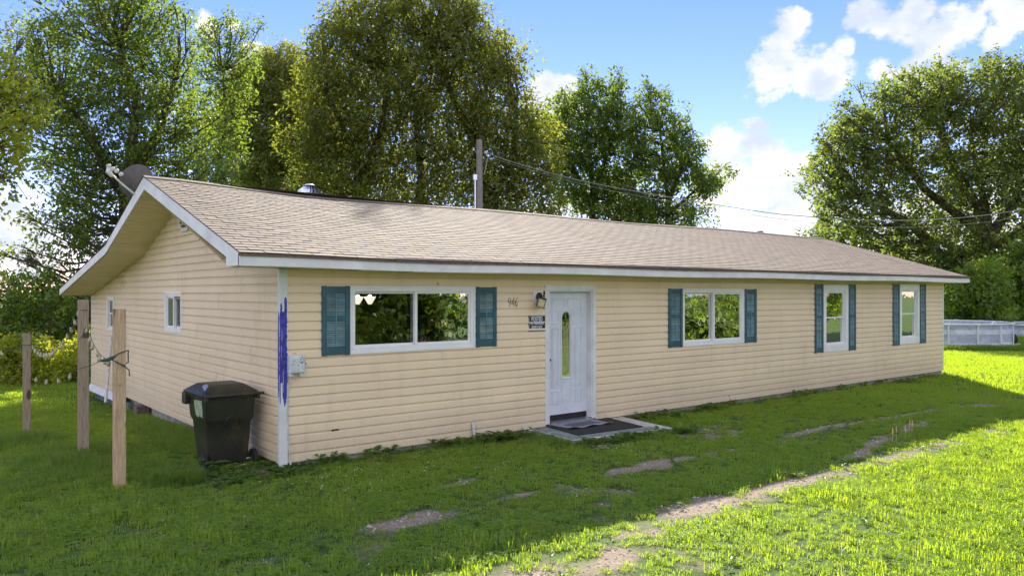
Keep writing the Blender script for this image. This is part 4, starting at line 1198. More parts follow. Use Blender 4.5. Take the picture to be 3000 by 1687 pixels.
ob('loop', MB().tube([k0, Vector((P1[0] + .02, P1[1] - .105, 1.335)), Vector((P1[0] + .10, P1[1] - .02, 1.27)), Vector((P1[0] + .105, P1[1] - .01, 1.20))], .006, 6), MT['gwire'], lp, smooth_=True)
ob('knot', MB().tube([k0 + Vector((-.09, .03, -.02)), k0 + Vector((-.03, .0, -.01)), k0 + Vector((.02, -.01, .01)), k0 + Vector((.045, -.03, .03))], [.014, .02, .022, .012], 7), MT['gwire'], lp, smooth_=True)
string_lights('string_lights', catenary(Vector((P2[0] + .05, P2[1] + .1, 1.75)), k0, .14), 7, 'string of clouded bulbs sagging from the middle post down to the nearest post')
string_lights('string_lights', catenary(Vector((P3[0] + .06, P3[1], 1.36)), Vector((P2[0] - .03, P2[1] + .09, 1.98)), .36, 24), 15, 'string of clouded bulbs sagging between the short far post and the middle post')
string_lights('string_lights', catenary(Vector((P3[0] - .06, P3[1], 1.30)), Vector((-5.6, 5.2, 1.25)), .12), 6, 'string of clouded bulbs leading out of view left of the short post')
string_lights('string_lights', catenary(Vector((P3[0] + .05, P3[1] - .06, .86)), Vector((P2[0] - .08, P2[1], 1.12)), .10), 4, 'lower string with a few clouded bulbs between the short far post and the middle post', .0018)
string_lights('string_lights', catenary(Vector((P3[0] - .05, P3[1] - .06, .86)), Vector((-5.2, 5.4, .95)), .15), 3, 'lower string with few bulbs leading out of view left of the short post', .0018)
for i, zt in enumerate((1.30, 1.36)):
    pass
w_ = ob('tie_wire', MB().tube([k0 + Vector((-.09, .03, -.02)), Vector((P2[0] + .09, P2[1] - .09, 1.17)), Vector((P2[0] - .10, P2[1] - .09, 1.12)), Vector((P2[0] - .16, P2[1] - .02, 1.10))], .004, 5), MT['gwire'], None, tuple(k0))
tag(w_, 'dark cord stretched from the nearest post across the front of the middle post', 'cord')
w_ = ob('clothes_line', MB().tube(catenary((-6.0, 4.6, 1.42), (-.02, 11.5, .86), .05), .0032, 5), MT['wire'], None, (-6, 4.6, 1.4))
tag(w_, 'thin pale line stretched past the posts towards the back corner of the house', 'line')
for i, (p_, z_) in enumerate(((P3, 1.34), (P2, 1.93))):
    pts = [(p_[0] + .082 * math.cos(a), p_[1] + .082 * math.sin(a), z_ + .008 * math.sin(a)) for a in np.linspace(0, 2 * math.pi, 13)]
    w_ = ob('cord_wrap', MB().tube(pts, .0035, 5), MT['gwire'], None, (p_[0], p_[1], z_))
    tag(w_, ('dark cord wrapped round the short far post', 'dark cord wrapped round the top of the middle post')[i], 'cord')
pv = ob('leaning_pole', MB().tube([(-.42, 8.1, -.08), (-.07, 9.25, 1.22)], .030, 10), MT['pvc'], None, (-.42, 8.1, -.1), True)
tag(pv, 'white plastic pole leaning against the gable wall behind the posts', 'pole')

# ------------------------------------------------------------------ dish, turbines
dish = empty('satellite_dish', (-.42, 4.35, 3.88), 'grey satellite dish with white receiver arm behind the roof peak', 'satellite dish')
nrm = Vector((-.30, .86, .42)).normalized()
dc = Vector((-.46, 4.52, 4.20))
q = Vector((0, 0, 1)).rotation_difference(nrm)
m = MB(); rings = []; vs = []; fs = []; n = 32
for i, r_ in enumerate((0.02, .1, .18, .25, .285, .295)):
    for k in range(n):
        a = 2 * math.pi * k / n
        vs.append(dc + q @ Vector((r_ * 1.0 * math.cos(a), r_ * .97 * math.sin(a), r_ * r_ * .55)))
for i in range(5):
    for k in range(n): a = i * n + k; b = i * n + (k + 1) % n; fs.append((a, b, b + n, a + n))
fs.append(tuple(range(n)))
m.add(vs, fs)
back_off = len(vs); m.add([Vector(v) - nrm * .008 for v in vs], [tuple(reversed(f)) for f in fs])
ob('reflector', m, MT['dish'], dish, smooth_=True)
mb_ = Vector((-.42, 4.36, 3.98))
ob('mast', MB().tube([(-.40, 4.62, roof_z(-.4, 4.62)), (-.40, 4.50, 3.98), (-.40, 4.42, 4.05)], .022, 10), MT['lnb'], dish, smooth_=True)
ob('foot_plate', MB().box(-.47, -.33, 4.52, 4.72, roof_z(-.4, 4.62) - .0, roof_z(-.4, 4.62) + .02), MT['lnb'], dish)
ob('bracket', MB().prism([(-.46, 4.36, 3.98), (-.34, 4.36, 4.00), (-.33, 4.38, 4.10), (-.40, 4.40, 4.20), (-.47, 4.38, 4.10)], (0, .05, 0)), MT['lnb'], dish, bevel=.008)
ob('bracket_ring', MB().lathe([(.045, 0), (.05, .012), (.03, .014), (.03, .0)], (-.39, 4.355, 4.07), 16, (0, -1, 0)), MT['lnb'], dish, smooth_=True)
armp = [Vector((-.42, 4.36, 4.0)), Vector((-.52, 4.35, 3.945)), Vector((-.72, 4.33, 4.10)), Vector((-.88, 4.32, 4.24))]
ob('arm', MB().tube(armp, [.022, .022, .018, .016], 8), MT['lnb'], dish, smooth_=True)
ob('receiver', MB().tube([(-.88, 4.32, 4.22), (-.94, 4.32, 4.29), (-.93, 4.33, 4.36)], [.03, .045, .03], 10), MT['lnb'], dish, smooth_=True)
for (x, z) in ((-.93, 4.40), (-.87, 4.36), (-.81, 4.33), (-.745, 4.285)):
    ob('feed_horn', MB().lathe([(.022, -.035), (.030, -.03), (.034, .0), (.026, .024), (.008, .032)], (x, 4.33, z - .01), 12, (.5, .4, .3)), MT['lnb'], dish, smooth_=True)
ob('cable', MB().tube([(-.50, 4.34, 3.97), (-.44, 4.345, 4.06), (-.38, 4.34, 4.15), (-.33, 4.35, 4.10), (-.32, 4.5, 3.92)], .005, 5), MT['black_metal'], dish)

dish.location += Vector((-.156, .125, -.17)); dish.location.z -= .0

def turbine(x, y, zb, label):
    e = empty('roof_turbine', (x, y, roof_z(x, y)), label, 'roof vent', 'roof turbines behind the ridge')
    ob('neck', MB().lathe([(.15, roof_z(x, y) - zb - .03), (.15, .03)], (x, y, zb), 20), MT['galv'], e, smooth_=True)
    n = 22
    for k in range(n):
        m = MB(); vs = []
        for j in range(7):
            t = j / 6; r_ = .17 + .055 * math.sin(math.pi * (t * .9 + .1)) - .14 * max(0, t - .55) ** 1.2 * 2.0; z = .03 + .27 * t
            a0 = 2 * math.pi * k / n + .25 * t; a1 = a0 + .24
            vs += [(x + r_ * math.cos(a0), y + r_ * math.sin(a0), zb + z), (x + (r_ - .03) * math.cos(a1), y + (r_ - .03) * math.sin(a1), zb + z)]
        fs = [(2 * j, 2 * j + 1, 2 * j + 3, 2 * j + 2) for j in range(6)]
        m.add(vs, fs); ob('vane', m, MT['galv'], e, smooth_=True)
    ob('cap', MB().lathe([(.105, .0), (.10, .012), (.05, .03), (.004, .036)], (x, y, zb + .29), 20), MT['galv'], e, smooth_=True)
    ob('core', MB().lathe([(.12, .03), (.10, .28)], (x, y, zb), 16), MT['black_metal'], e)
turbine(2.24, 4.16, 3.86, 'silver spinning roof vent behind the ridge, near the dish')
turbine(16.78, 4.3, 3.73, 'second silver roof vent, far along the ridge to the right')

# ------------------------------------------------------------------ utility pole and wires
pb = at(1206, 528, 30); pt = at(1206, 352, 30)
up = empty('utility_pole', (pb.x, pb.y, -.1), 'grey wooden utility pole rising behind the roof in front of the tree', 'utility pole')
ob('pole_shaft', MB().tube([(pb.x, pb.y, -.3), (pb.x, pb.y, pt.z - 2), (pt.x, pt.y, pt.z)], [.155, .13, .115], 14), MT['pole'], up, smooth_=True)
rv = Vector((.7821, -.6232, 0)); fw = Vector((.6232, .7821, 0))
ob('meter_box', MB().box(*[v for ab in zip((pb - rv * .2 - fw * .2)[:2], (pb - rv * .1 - fw * .05)[:2]) for v in sorted(ab)], pt.z - 1.55, pt.z - 1.35), MT['galv'], up)
ob('riser_pipe', MB().tube([pt - rv * .16 - fw * .08 + Vector((0, 0, -1.4)), pb - rv * .15 - fw * .08 - Vector((0, 0, 3))], .035, 8), MT['galv'], up, smooth_=True)
ob('insulator', MB().lathe([(.03, 0), (.05, .03), (.03, .06), (.05, .09), (.02, .12)], pt - rv * .22 + Vector((0, 0, -.42)), 10), MT['lnb'], up, smooth_=True)
ob('insulator', MB().lathe([(.03, 0), (.05, .03), (.03, .06), (.05, .09), (.02, .12)], pt + rv * .20 + Vector((0, 0, -.50)), 10, (1, -.6, 0)), MT['lnb'], up, smooth_=True)
ob('drip_loop', MB().tube([pt + rv * .5 + Vector((0, 0, -.5)), pt + rv * .3 + Vector((0, 0, -.75)), pt + rv * .24 - Vector((0, 0, 1.1)), pt + rv * .17 - Vector((0, 0, 1.35))], .018, 6), MT['wire'], up)
ob('drip_loop', MB().tube([pt - rv * .20 + Vector((0, 0, -.38)), pt - fw * .14 + Vector((0, 0, -.68)), pt + rv * .2 + Vector((0, 0, -.75))], .014, 6), MT['wire'], up)
def wire(label, a, b, ctrl_px, r_=.016):
    o = ob('power_line', MB().tube(ctrl_px, r_, 5), MT['wire'], None, tuple(ctrl_px[0])); tag(o, label, 'cable'); return o
def pxline(P, D0, D1, n=6):
    """smooth line through picture points, depth running from D0 to D1 with the length"""
    xs_ = [p[0] for p in P]; out = []
    for i in range(len(P) - 1):
        for k in range(n):
            t = k / n
            p0 = P[max(i - 1, 0)]; p1 = P[i]; p2 = P[i + 1]; p3 = P[min(i + 2, len(P) - 1)]
            x = .5 * ((2 * p1[0]) + (-p0[0] + p2[0]) * t + (2 * p0[0] - 5 * p1[0] + 4 * p2[0] - p3[0]) * t * t + (-p0[0] + 3 * p1[0] - 3 * p2[0] + p3[0]) * t ** 3)
            y = .5 * ((2 * p1[1]) + (-p0[1] + p2[1]) * t + (2 * p0[1] - 5 * p1[1] + 4 * p2[1] - p3[1]) * t * t + (-p0[1] + 3 * p1[1] - 3 * p2[1] + p3[1]) * t ** 3)
            out.append((x, y))
    out.append(P[-1])
    return [at(x, y, 1 / (1 / D0 + (1 / D1 - 1 / D0) * (x - xs_[0]) / (xs_[-1] - xs_[0]))) for x, y in out]
k_ = .8587
wire('thick upper service cable sagging from the utility pole to the right over the roof', 0, 0, pxline([(1222 , 382), (1290, 408), (1500, 463), (1889 , 529), (2022, 544), (2179, 554), (2387, 550), (2576, 526), (2800, 470)], 30, 22), .013)
wire('thinner lower cable hanging just under the thick service cable', 0, 0, pxline([(1218, 392), (1500, 472), (1889, 540), (2100, 566), (2300, 572), (2450, 562), (2576, 544), (2800, 500)], 30, 23), .006)
wire('guy wire slanting down to the left from the utility pole', 0, 0, [pt - rv * .22 - Vector((0, 0, .38)), at(1110, 515, 31), at(1060, 600, 32)], .014)

# ------------------------------------------------------------------ trees
def inpoly(x, y, P):
    r_ = False; n = len(P); j = n - 1
    for i in range(n):
        xi, yi = P[i]; xj, yj = P[j]
        if (yi > y) != (yj > y) and x < (xj - xi) * (y - yi) / (yj - yi) + xi: r_ = not r_
        j = i
    return r_
def leaves(centers, axes, normals, ln, wd):
    """diamond leaves; arrays (N,3) and per-leaf length and width"""
    ax = axes / np.maximum(np.linalg.norm(axes, axis=1, keepdims=True), 1e-6)
    sd_ = np.cross(ax, normals); sd_ /= np.maximum(np.linalg.norm(sd_, axis=1, keepdims=True), 1e-6)
    nn = np.cross(sd_, ax)
    ln = ln[:, None]; wd = wd[:, None]
    v0 = centers; v1 = centers + ax * ln * .45 + sd_ * wd * .5 + nn * wd * .12; v2 = centers + ax * ln - nn * wd * .15; v3 = centers + ax * ln * .45 - sd_ * wd * .5 + nn * wd * .12
    V_ = np.stack([v0, v1, v2, v3], 1).reshape(-1, 3)
    F_ = np.arange(len(centers) * 4).reshape(-1, 4)
    return V_, F_
def foliage(clumps, per_m2, size, aspect, rg, spray=.16, droop=.25, shell=.62):
    Cs = []; A = []; N = []; T = []; Ls = []
    for (c, r_) in clumps:
        nt_ = max(4, int(per_m2 * r_ * r_ / 9))
        u = rg.normal(size=(nt_, 3)); u /= np.linalg.norm(u, axis=1, keepdims=True)
        rad_ = r_ * (shell + (1 - shell) * rg.random((nt_, 1)) ** .5) * (1 + .30 * rg.normal(size=(nt_, 1)))
        tip = np.array(c) + u * rad_ * np.array([1, 1, .82])
        nl = 13
        tp = np.repeat(tip, nl, 0); uu = np.repeat(u, nl, 0)
        cc = tp + rg.normal(size=tp.shape) * spray
        ax = uu * .7 + rg.normal(size=tp.shape) * .75; ax[:, 2] -= droop
        nm = rg.normal(size=tp.shape) * .55 + np.array([0, 0, 1.0]) + uu * .3
        Cs.append(cc); A.append(ax); N.append(nm)
        ct = rg.random() * .5
        T.append(np.clip(np.repeat(rg.random(nt_) * .35 + ct, nl) + rg.random(nt_ * nl) * .3, 0, 1))
        Ls.append(size * (.7 + .6 * rg.random(nt_ * nl)))
    Cs = np.concatenate(Cs); A = np.concatenate(A); N = np.concatenate(N); T = np.concatenate(T); Ls = np.concatenate(Ls)
    V_, F_ = leaves(Cs, A, N, Ls, Ls * aspect)
    return V_, F_, np.repeat(T, 4)
def fill_poly(P, D, r_m, rg, thick, spacing=.62, n_try=4000, edge=.55, hole=.26):
    xs_ = [p[0] for p in P]; ys_ = [p[1] for p in P]
    out = []; pts = []
    k = 2293 / 1.1646 / D
    m = len(P)
    for i in range(m):                       # loose sprigs along the outline
        (xa, ya), (xb, yb) = P[i], P[(i + 1) % m]; ln = math.hypot(xb - xa, yb - ya)
        for _ in range(int(ln / k / 1.1) + 1):
            t = rg.random(); nx_ = (yb - ya) / (ln + 1e-6); ny_ = -(xb - xa) / (ln + 1e-6); o_ = rg.normal() * .30 * k
            r_ = rg.uniform(.28, .62) * min(1, r_m)
            out.append((tuple(at(xa + (xb - xa) * t + nx_ * o_, ya + (yb - ya) * t + ny_ * o_, D + rg.uniform(-thick, thick) * .6)), r_))
    for t in range(n_try):
        r_ = r_m * (1.15 - .6 * (t / n_try)) * rg.uniform(.8, 1.15)
        rp = r_ * k
        x = rg.uniform(min(xs_), max(xs_)); y = rg.uniform(min(ys_), max(ys_))
        if not inpoly(x, y, P): continue
        fr_ = (y - min(ys_)) / (max(ys_) - min(ys_))
        if float(vnoise(x / 42.0, y / 34.0, 1.0, n_try + len(P))) < hole + .26 * fr_ ** 2: continue
        if not all(inpoly(x + math.cos(a) * rp * edge, y + math.sin(a) * rp * edge, P) for a in np.arange(0, 6.28, .9)): continue
        dz = rg.uniform(-thick, thick)
        ok = True
        for (px, py, pz, pr) in pts:
            d2 = ((px - x) / k) ** 2 + ((py - y) / k) ** 2 + (pz - dz) ** 2
            if d2 < (spacing * (pr + r_)) ** 2 * .8: ok = False; break
        if not ok: continue
        pts.append((x, y, dz, r_))
        out.append((tuple(at(x, y, D + dz)), r_))
    return out
TOT = 0
TREE_D = .27
def tree(label, poly, D, r_m, mat, per_m2, size, aspect, trunks, thick=3.0, name='tree', seed=1, group=None, cat='tree', spacing=.62, trunk_r=.28, limb=.05, spray=.17, edge=.55, droop=.25, shell=.62, ntry=4000, hole=.26, dens=1.0):
    global TOT
    rg = np.random.default_rng(seed)
    r_m *= .80; per_m2 *= TREE_D * 1.35 * dens
    cl = fill_poly(poly, D, r_m, rg, thick * .75, spacing * 1.06, ntry, edge * .8, hole)
    b0 = at(trunks[0][0][0], trunks[0][0][1], D)
    base = (b0.x, b0.y, g1(b0.x, b0.y))
    e = empty(name, base, label, cat, group)
    tm = MB(); axes_ = []
    for path in trunks:
        pts = [at(px, py, D) for px, py in path]
        gp_ = Vector((pts[0].x, pts[0].y, g1(pts[0].x, pts[0].y) - .2))
        full = [gp_] + pts
        n = len(full); rr_ = [trunk_r * (1 - .78 * i / (n - 1)) for i in range(n)]
        tm.tube(full, rr_, 9); axes_ += [full[max(0, n - 4):] or full]
    jpts = [p for a in axes_ for p in a for _ in (0,)]
    dense = []
    for a in axes_:
        for p, q_ in zip(a[:-1], a[1:]):
            for t in np.linspace(0, 1, 6): dense.append(p.lerp(q_, float(t)))
    for (c, r_) in cl:
        c = Vector(c)
        best = min(dense, key=lambda p: (p - c).length + (3.0 if p.z > c.z - .3 else 0) + (c.z - p.z) * .12)
        mid = best.lerp(c, .5) + Vector((rg.uniform(-.3, .3), rg.uniform(-.3, .3), -.10 * (best - c).length))
        ln = (best - c).length; r0 = min(trunk_r * .4, limb * (.5 + ln * .22))
        tm.tube([best, best.lerp(mid, .55) + Vector((0, 0, rg.uniform(-.1, .1))), mid, c.lerp(mid, .3), c], [r0, r0 * .8, r0 * .62, r0 * .42, r0 * .2], 5)
        for _ in range(4):
            d_ = Vector(rg.normal(size=3)); d_.normalize(); tm.tube([c.lerp(mid, .3), c + d_ * r_ * .5 + Vector((0, 0, .1)), c + d_ * r_ * .95], [r0 * .3, r0 * .2, .008], 4, False)
    ob('trunk', tm, MT['bark'], e, smooth_=True)
    V_, F_, T_ = foliage(cl, per_m2 * .86, size * .88, aspect, rg, spray * .85, droop, shell)
    TOT += len(F_)
    npmesh('crown', V_, F_, mat, e, T_)
    return e

tree('tall airy tree with pale undersides behind the satellite dish, left of the big crown', [(35, 170), (45, 75), (120, 45), (180, 20), (230, -50), (330, -70), (420, -20), (470, 50), (482, 170), (520, 300), (560, 420), (540, 480), (330, 520), (250, 640), (110, 700), (20, 690), (40, 600), (150, 520), (120, 430), (60, 400), (50, 300)],
     28.5, 1.05, MT['leaf_dark'], 640, .175, .55, [[(325, 600), (322, 480), (330, 380), (345, 240), (300, 120)], [(320, 480), (400, 330), (440, 200)], [(322, 500), (230, 350), (150, 240)]], 2.4, seed=3, trunk_r=.36, spacing=.55, ntry=6000)
tree('slim gappy tree between the airy tree and the big round tree', [(480, 130), (500, 85), (560, 55), (610, 45), (645, 80), (640, 170), (605, 250), (610, 400), (590, 480), (470, 480), (450, 350), (465, 220)],
     40, 1.15, MT['leaf_dark'], 420, .21, .55, [[(560, 560), (550, 420), (570, 300), (560, 180)], [(550, 420), (510, 260)]], 1.8, seed=4, trunk_r=.2, spacing=.6)
tree('bright green tree leaning in at the left edge of the view', [(-160, 90), (-40, 105), (10, 120), (62, 150), (92, 205), (75, 260), (90, 305), (55, 350), (62, 425), (25, 480), (-100, 520), (-200, 300)],
     22, .8, MT['leaf_yellow'], 900, .15, .75, [[(-150, 760), (-130, 500), (-60, 300)]], 1.2, seed=5, trunk_r=.2, spacing=.6)
tree('lower rounded tree shoulder joined to the left side of the big round tree', [(570, 215), (620, 165), (680, 150), (728, 120), (770, 160), (810, 190), (850, 300), (860, 490), (700, 500), (600, 480), (560, 380), (545, 290)],
     60, 2.0, MT['leaf_olive'], 480, .30, .42, [[(690, 560), (680, 440), (690, 300)], [(680, 440), (760, 300)], [(680, 460), (610, 340)]], 2.4, seed=6, hole=.02, dens=2.2, trunk_r=.3, spacing=.55, spray=.24, droop=.28)
tree('largest round-crowned tree rising above the middle of the roof', [(788, 95), (830, 40), (870, 5), (960, -25), (1100, -35), (1195, -5), (1215, 60), (1228, 112), (1285, 85), (1300, 160), (1318, 240), (1350, 285), (1398, 330), (1395, 420), (1385, 480), (1400, 540), (1300, 560), (1100, 540), (850, 520), (760, 480), (728, 350), (750, 240), (790, 180)],
     43, 1.4, MT['leaf_olive'], 460, .30, .42, [[(900, 560), (905, 470), (890, 380), (830, 250)], [(1230, 560), (1225, 480), (1200, 380), (1130, 220), (1080, 100)], [(905, 470), (960, 330), (980, 180)], [(1240, 500), (1290, 400), (1300, 280)], [(1050, 560), (1060, 440), (1040, 250)]], 2.6, seed=7, trunk_r=.42, spacing=.52, spray=.26, droop=.28, ntry=9000, hole=.06, dens=1.08)
tree('green tree with two pointed tops right of the big round tree', [(1335, 300), (1400, 270), (1432, 250), (1450, 195), (1475, 182), (1500, 225), (1520, 228), (1552, 178), (1585, 250), (1590, 330), (1610, 400), (1640, 560), (1580, 590), (1440, 570), (1390, 460), (1360, 380)],
     52, 1.35, MT['leaf_dark'], 480, .26, .6, [[(1490, 620), (1490, 480), (1475, 300)], [(1490, 500), (1550, 320)], [(1490, 520), (1420, 380)]], 2.2, seed=8, hole=.27, trunk_r=.34, spacing=.5, edge=.72, ntry=6000)
tree('green tree with a low side branch reaching right, beside the clouds', [(1575, 380), (1600, 300), (1620, 215), (1640, 205), (1665, 240), (1692, 300), (1712, 285), (1745, 320), (1772, 390), (1772, 432), (1832, 425), (1835, 450), (1790, 495), (1760, 500), (1768, 560), (1790, 585), (1600, 590), (1580, 500)],
     50, 1.2, MT['leaf_dark'], 500, .25, .6, [[(1680, 620), (1680, 500), (1660, 330)], [(1680, 510), (1730, 380)], [(1680, 540), (1760, 470)]], 1.8, seed=9, hole=.27, trunk_r=.3, spacing=.5, edge=.72, ntry=6000)
tree('wide spreading tree with reddish twig tips at the right behind the roof end', [(2020, 475), (2050, 400), (2075, 335), (2110, 285), (2155, 235), (2220, 205), (2300, 185), (2370, 165), (2440, 190), (2500, 155), (2560, 160), (2700, 150), (2800, 280), (2820, 480), (2760, 640), (2520, 660), (2400, 680), (2300, 640), (2190, 610), (2085, 560)],
     47, 1.4, MT['leaf_red'], 430, .25, .62, [[(2490, 700), (2488, 600), (2470, 480), (2440, 330)], [(2488, 600), (2580, 460), (2650, 330)], [(2488, 600), (2330, 480), (2230, 350)], [(2480, 560), (2390, 400), (2350, 280)], [(2490, 620), (2620, 560), (2720, 520)], [(2400, 680), (2290, 560), (2170, 500)]], 3.2, seed=10, hole=.30, trunk_r=.46, spacing=.56, ntry=9000, limb=.06)
# low growth right of the house
tree('leafy yellow-green shrub tree right behind the house end', [(2375, 830), (2380, 740), (2420, 700), (2470, 660), (2520, 690), (2530, 760), (2500, 830)], 39, .95, MT['leaf_bright'], 700, .22, .7, [[(2440, 860), (2440, 760)]], 1.5, name='shrub', cat='shrub', seed=12, trunk_r=.12, spacing=.5, edge=.4)
tree('leafy green shrub tree at the right edge above the pool', [(2470, 830), (2490, 700), (2540, 620), (2620, 590), (2800, 600), (2800, 830)], 43, 1.2, MT['leaf_bright'], 600, .23, .7, [[(2620, 860), (2620, 720)], [(2620, 800), (2540, 700)]], 1.8, name='shrub', cat='shrub', seed=13, trunk_r=.14, spacing=.5, edge=.4)
tree('dark hedge-like shrub in the shade behind the pool', [(2200, 790), (2350, 640), (2480, 640), (2560, 720), (2700, 740), (2760, 850), (2200, 850)], 46, 1.1, MT['leaf_dark'], 600, .24, .65, [[(2350, 880), (2360, 780)]], 1.8, name='shrub', cat='shrub', seed=14, trunk_r=.12, spacing=.5, edge=.35)
tree('low dark tree mass behind the right slope of the roof', [(1990, 640), (2080, 560), (2200, 590), (2380, 640), (2480, 700), (2300, 760), (2000, 720)], 56, 1.4, MT['leaf_dark'], 380, .27, .65, [[(2250, 860), (2260, 720)]], 1.8, name='shrub', cat='shrub', seed=15, trunk_r=.15, spacing=.55, edge=.35)
# growth at the left, behind the posts
tree('shady tree at the left edge behind the bramble hedge', [(-80, 800), (-80, 700), (40, 690), (110, 730), (180, 760), (170, 880), (-80, 900)], 27, .95, MT['leaf_bright'], 560, .19, .6, [[(5, 960), (12, 860), (30, 760)], [(12, 860), (-40, 740)]], 1.6, seed=16, trunk_r=.16, spacing=.55, edge=.4)
tree('dense shady tree behind the middle post and below the eave', [(90, 900), (80, 760), (150, 720), (240, 720), (320, 760), (330, 900)], 30, 1.05, MT['leaf_dark'], 620, .20, .6, [[(230, 960), (200, 880), (185, 800)]], 1.8, seed=17, trunk_r=.16, spacing=.5, edge=.4)
tree('dark wood-edge tree far behind the short post', [(60, 900), (60, 800), (160, 760), (260, 720), (360, 760), (380, 900)], 40, 1.4, MT['leaf_dark'], 480, .24, .6, [[(120, 960), (120, 850), (130, 760)]], 1.8, seed=18, trunk_r=.2, spacing=.5, edge=.35)
# bramble hedge, sunlit from behind
rg = np.random.default_rng(20)
cl = []
for i in range(105):
    px = rg.uniform(-160, 330); D = rg.uniform(21.8, 23.2); p = at(px, 860, D); gh = g1(p.x, p.y)
    hgt = .95 + .25 * math.sin(px * .03)
    cl.append(((p.x, p.y, gh + rg.uniform(.05, hgt)), rg.uniform(.22, .42)))
V_, F_, T_ = foliage(cl, 2600, .10, .6, rg, .10, .1, .4)
hed = npmesh('bramble_hedge', V_, F_, MT['leaf_yellow'], tint=T_, kind='stuff', loc=tuple(cl[0][0]))
tag(hed, 'sunlit yellow-green bramble hedge along the far edge of the left lawn', 'hedge')
TOT += len(F_)
# plants across the drive, seen mirrored in the panes
def opp(x, y, h, mat, label, seed, size=.30, r0=.8):
    rg = np.random.default_rng(seed); cl = []
    for i in range(46):
        a = rg.uniform(0, 6.28); t = rg.random() ** .5; z = rg.uniform(.2, h)
        ww = 2.1 * (1 - .4 * abs(z / h - .45))
        cl.append(((x + ww * t * math.cos(a), y + ww * .7 * t * math.sin(a), z), r0 * rg.uniform(.6, 1.0)))
    e = empty('shrub', (x, y, g1(x, y)), label, 'shrub')
    tm = MB()
    for c, r_ in cl[:14]: tm.tube([(x, y, g1(x, y) - .1), (x * .5 + c[0] * .5, y * .5 + c[1] * .5, c[2] * .6), c], [.07, .04, .012], 5)
    ob('trunk', tm, MT['bark'], e); V_, F_, T_ = foliage(cl, 230, size, .45, rg, .2, .2, .5); npmesh('crown', V_, F_, mat, e, T_)
    return e
for i, (x, y, h, mk) in enumerate([(9.5, -16.5, 4.2, 'leaf_bright'), (13, -18, 4.5, 'leaf_dark'), (17, -17, 4.2, 'leaf_bright'), (21.5, -19, 4.6, 'leaf_dark'), (27, -18.5, 4.5, 'leaf_bright'), (31, -22, 5, 'leaf_dark'), (40.3, -21.5, 4.6, 'leaf_bright'), (44.5, -33, 5, 'leaf_dark'), (52, -34, 5, 'leaf_dark'), (50, -24, 5, 'leaf_bright'), (60, -26, 5, 'leaf_bright'), (69, -28, 5, 'leaf_dark'), (5.5, -19, 4.6, 'leaf_dark'), (26.3, -14.6, 1.3, 'leaf_dark'), (29.2, -15.2, 1.5, 'leaf_dark')]):
    e = opp(x, y, h, MT[mk], 'leafy shrub across the drive in front of the house, seen only mirrored in the panes', 40 + i)
    e['group'] = 'shrubs across the drive'
shed = empty('board_shed', (48.4, -30, -.1), 'small board shed across the drive, mirrored in the squarish window', 'shed')
sx_, sy_ = 13.8, -11.6
for i in range(13):
    z = -.1 + i * .16
    ob('board', MB().box(33.2 + sx_, 36.0 + sx_, -18.4 + sy_, -18.34 + sy_, z + .005, z + .155), MT['log'], shed)
ob('shed_wall', MB().prism([(33.2 + sx_, -18.45 + sy_, -.1), (36.0 + sx_, -18.45 + sy_, -.1), (36.0 + sx_, -18.45 + sy_, 2.0), (34.6 + sx_, -18.45 + sy_, 2.9), (33.2 + sx_, -18.45 + sy_, 2.0)], (0, -2.6, 0)), MT['log'], shed)
for s_ in (-1, 1): ob('roof', MB().prism([(34.6 + sx_, -18.2 + sy_, 3.0), (34.6 + sx_ + s_ * 1.75, -18.2 + sy_, 1.9), (34.6 + sx_ + s_ * 1.75, -18.2 + sy_, 1.84), (34.6 + sx_, -18.2 + sy_, 2.93)], (0, -3.0, 0)), MT['galv'], shed)

# ------------------------------------------------------------------ pools
def pool(cx, cy, rx, ry, h, n, label, z0):
    e = empty('swimming_pool', (cx, cy, z0), label, 'pool', 'above-ground pools')
    def cyl(r_, a, b, m=72):
        mm = MB(); vs = []
        for k in range(m):
            t = 2 * math.pi * k / m
            for (rr_, z) in ((r_, a), (r_, b), (r_ - .03, b), (r_ - .03, a)): vs.append((cx + (rx + rr_) * math.cos(t), cy + (ry + rr_) * math.sin(t), z0 + z))
        fs = [(k * 4 + j, ((k + 1) % m) * 4 + j, ((k + 1) % m) * 4 + (j + 1) % 4, k * 4 + (j + 1) % 4) for k in range(m) for j in range(4)]
        return mm.add(vs, fs)
    ob('pool_wall', cyl(0, -.1, h), MT['pool'], e, smooth_=True)
    ob('pale_band', cyl(.012, h * .62, h * .80), MT['poolband'], e, smooth_=True)
    ob('pale_band', cyl(.012, h * .17, h * .27), MT['poolband'], e, smooth_=True)
    ob('water', MB().lathe([(.01, 0), (1.0, 0)], (0, 0, 0), 40), MT['glass'], e)
    w = e.children[-1]; w.data.transform(Matrix.Diagonal((rx - .04, ry - .04, 1, 1))); w.location = (0, 0, h * .82)
    for k in range(n):
        t = 2 * math.pi * (k + .35) / n; a = (cx + (rx + .10) * math.cos(t), cy + (ry + .10) * math.sin(t))
        ob('leg', MB().tube([(a[0], a[1], z0 - .05), (a[0], a[1], z0 + h)], .032, 8), MT['pipe_white'], e, smooth_=True)
        ob('tee_joint', MB().tube([(a[0] + .1 * math.sin(t), a[1] - .1 * math.cos(t), z0 + h + .02), (a[0] - .1 * math.sin(t), a[1] + .1 * math.cos(t), z0 + h + .02)], .046, 8), MT['pipe_white'], e, smooth_=True)
        t2 = 2 * math.pi * (k + 1.35) / n
        pts = [(cx + (rx + .10) * math.cos(q_), cy + (ry + .10) * math.sin(q_), z0 + h + .02) for q_ in np.linspace(t, t2, 6)]
        ob('top_rail', MB().tube(pts, .034, 8), MT['pipe_white'], e, smooth_=True)
    return e
pc = at(2360, 860, 34.6); pz = -.17
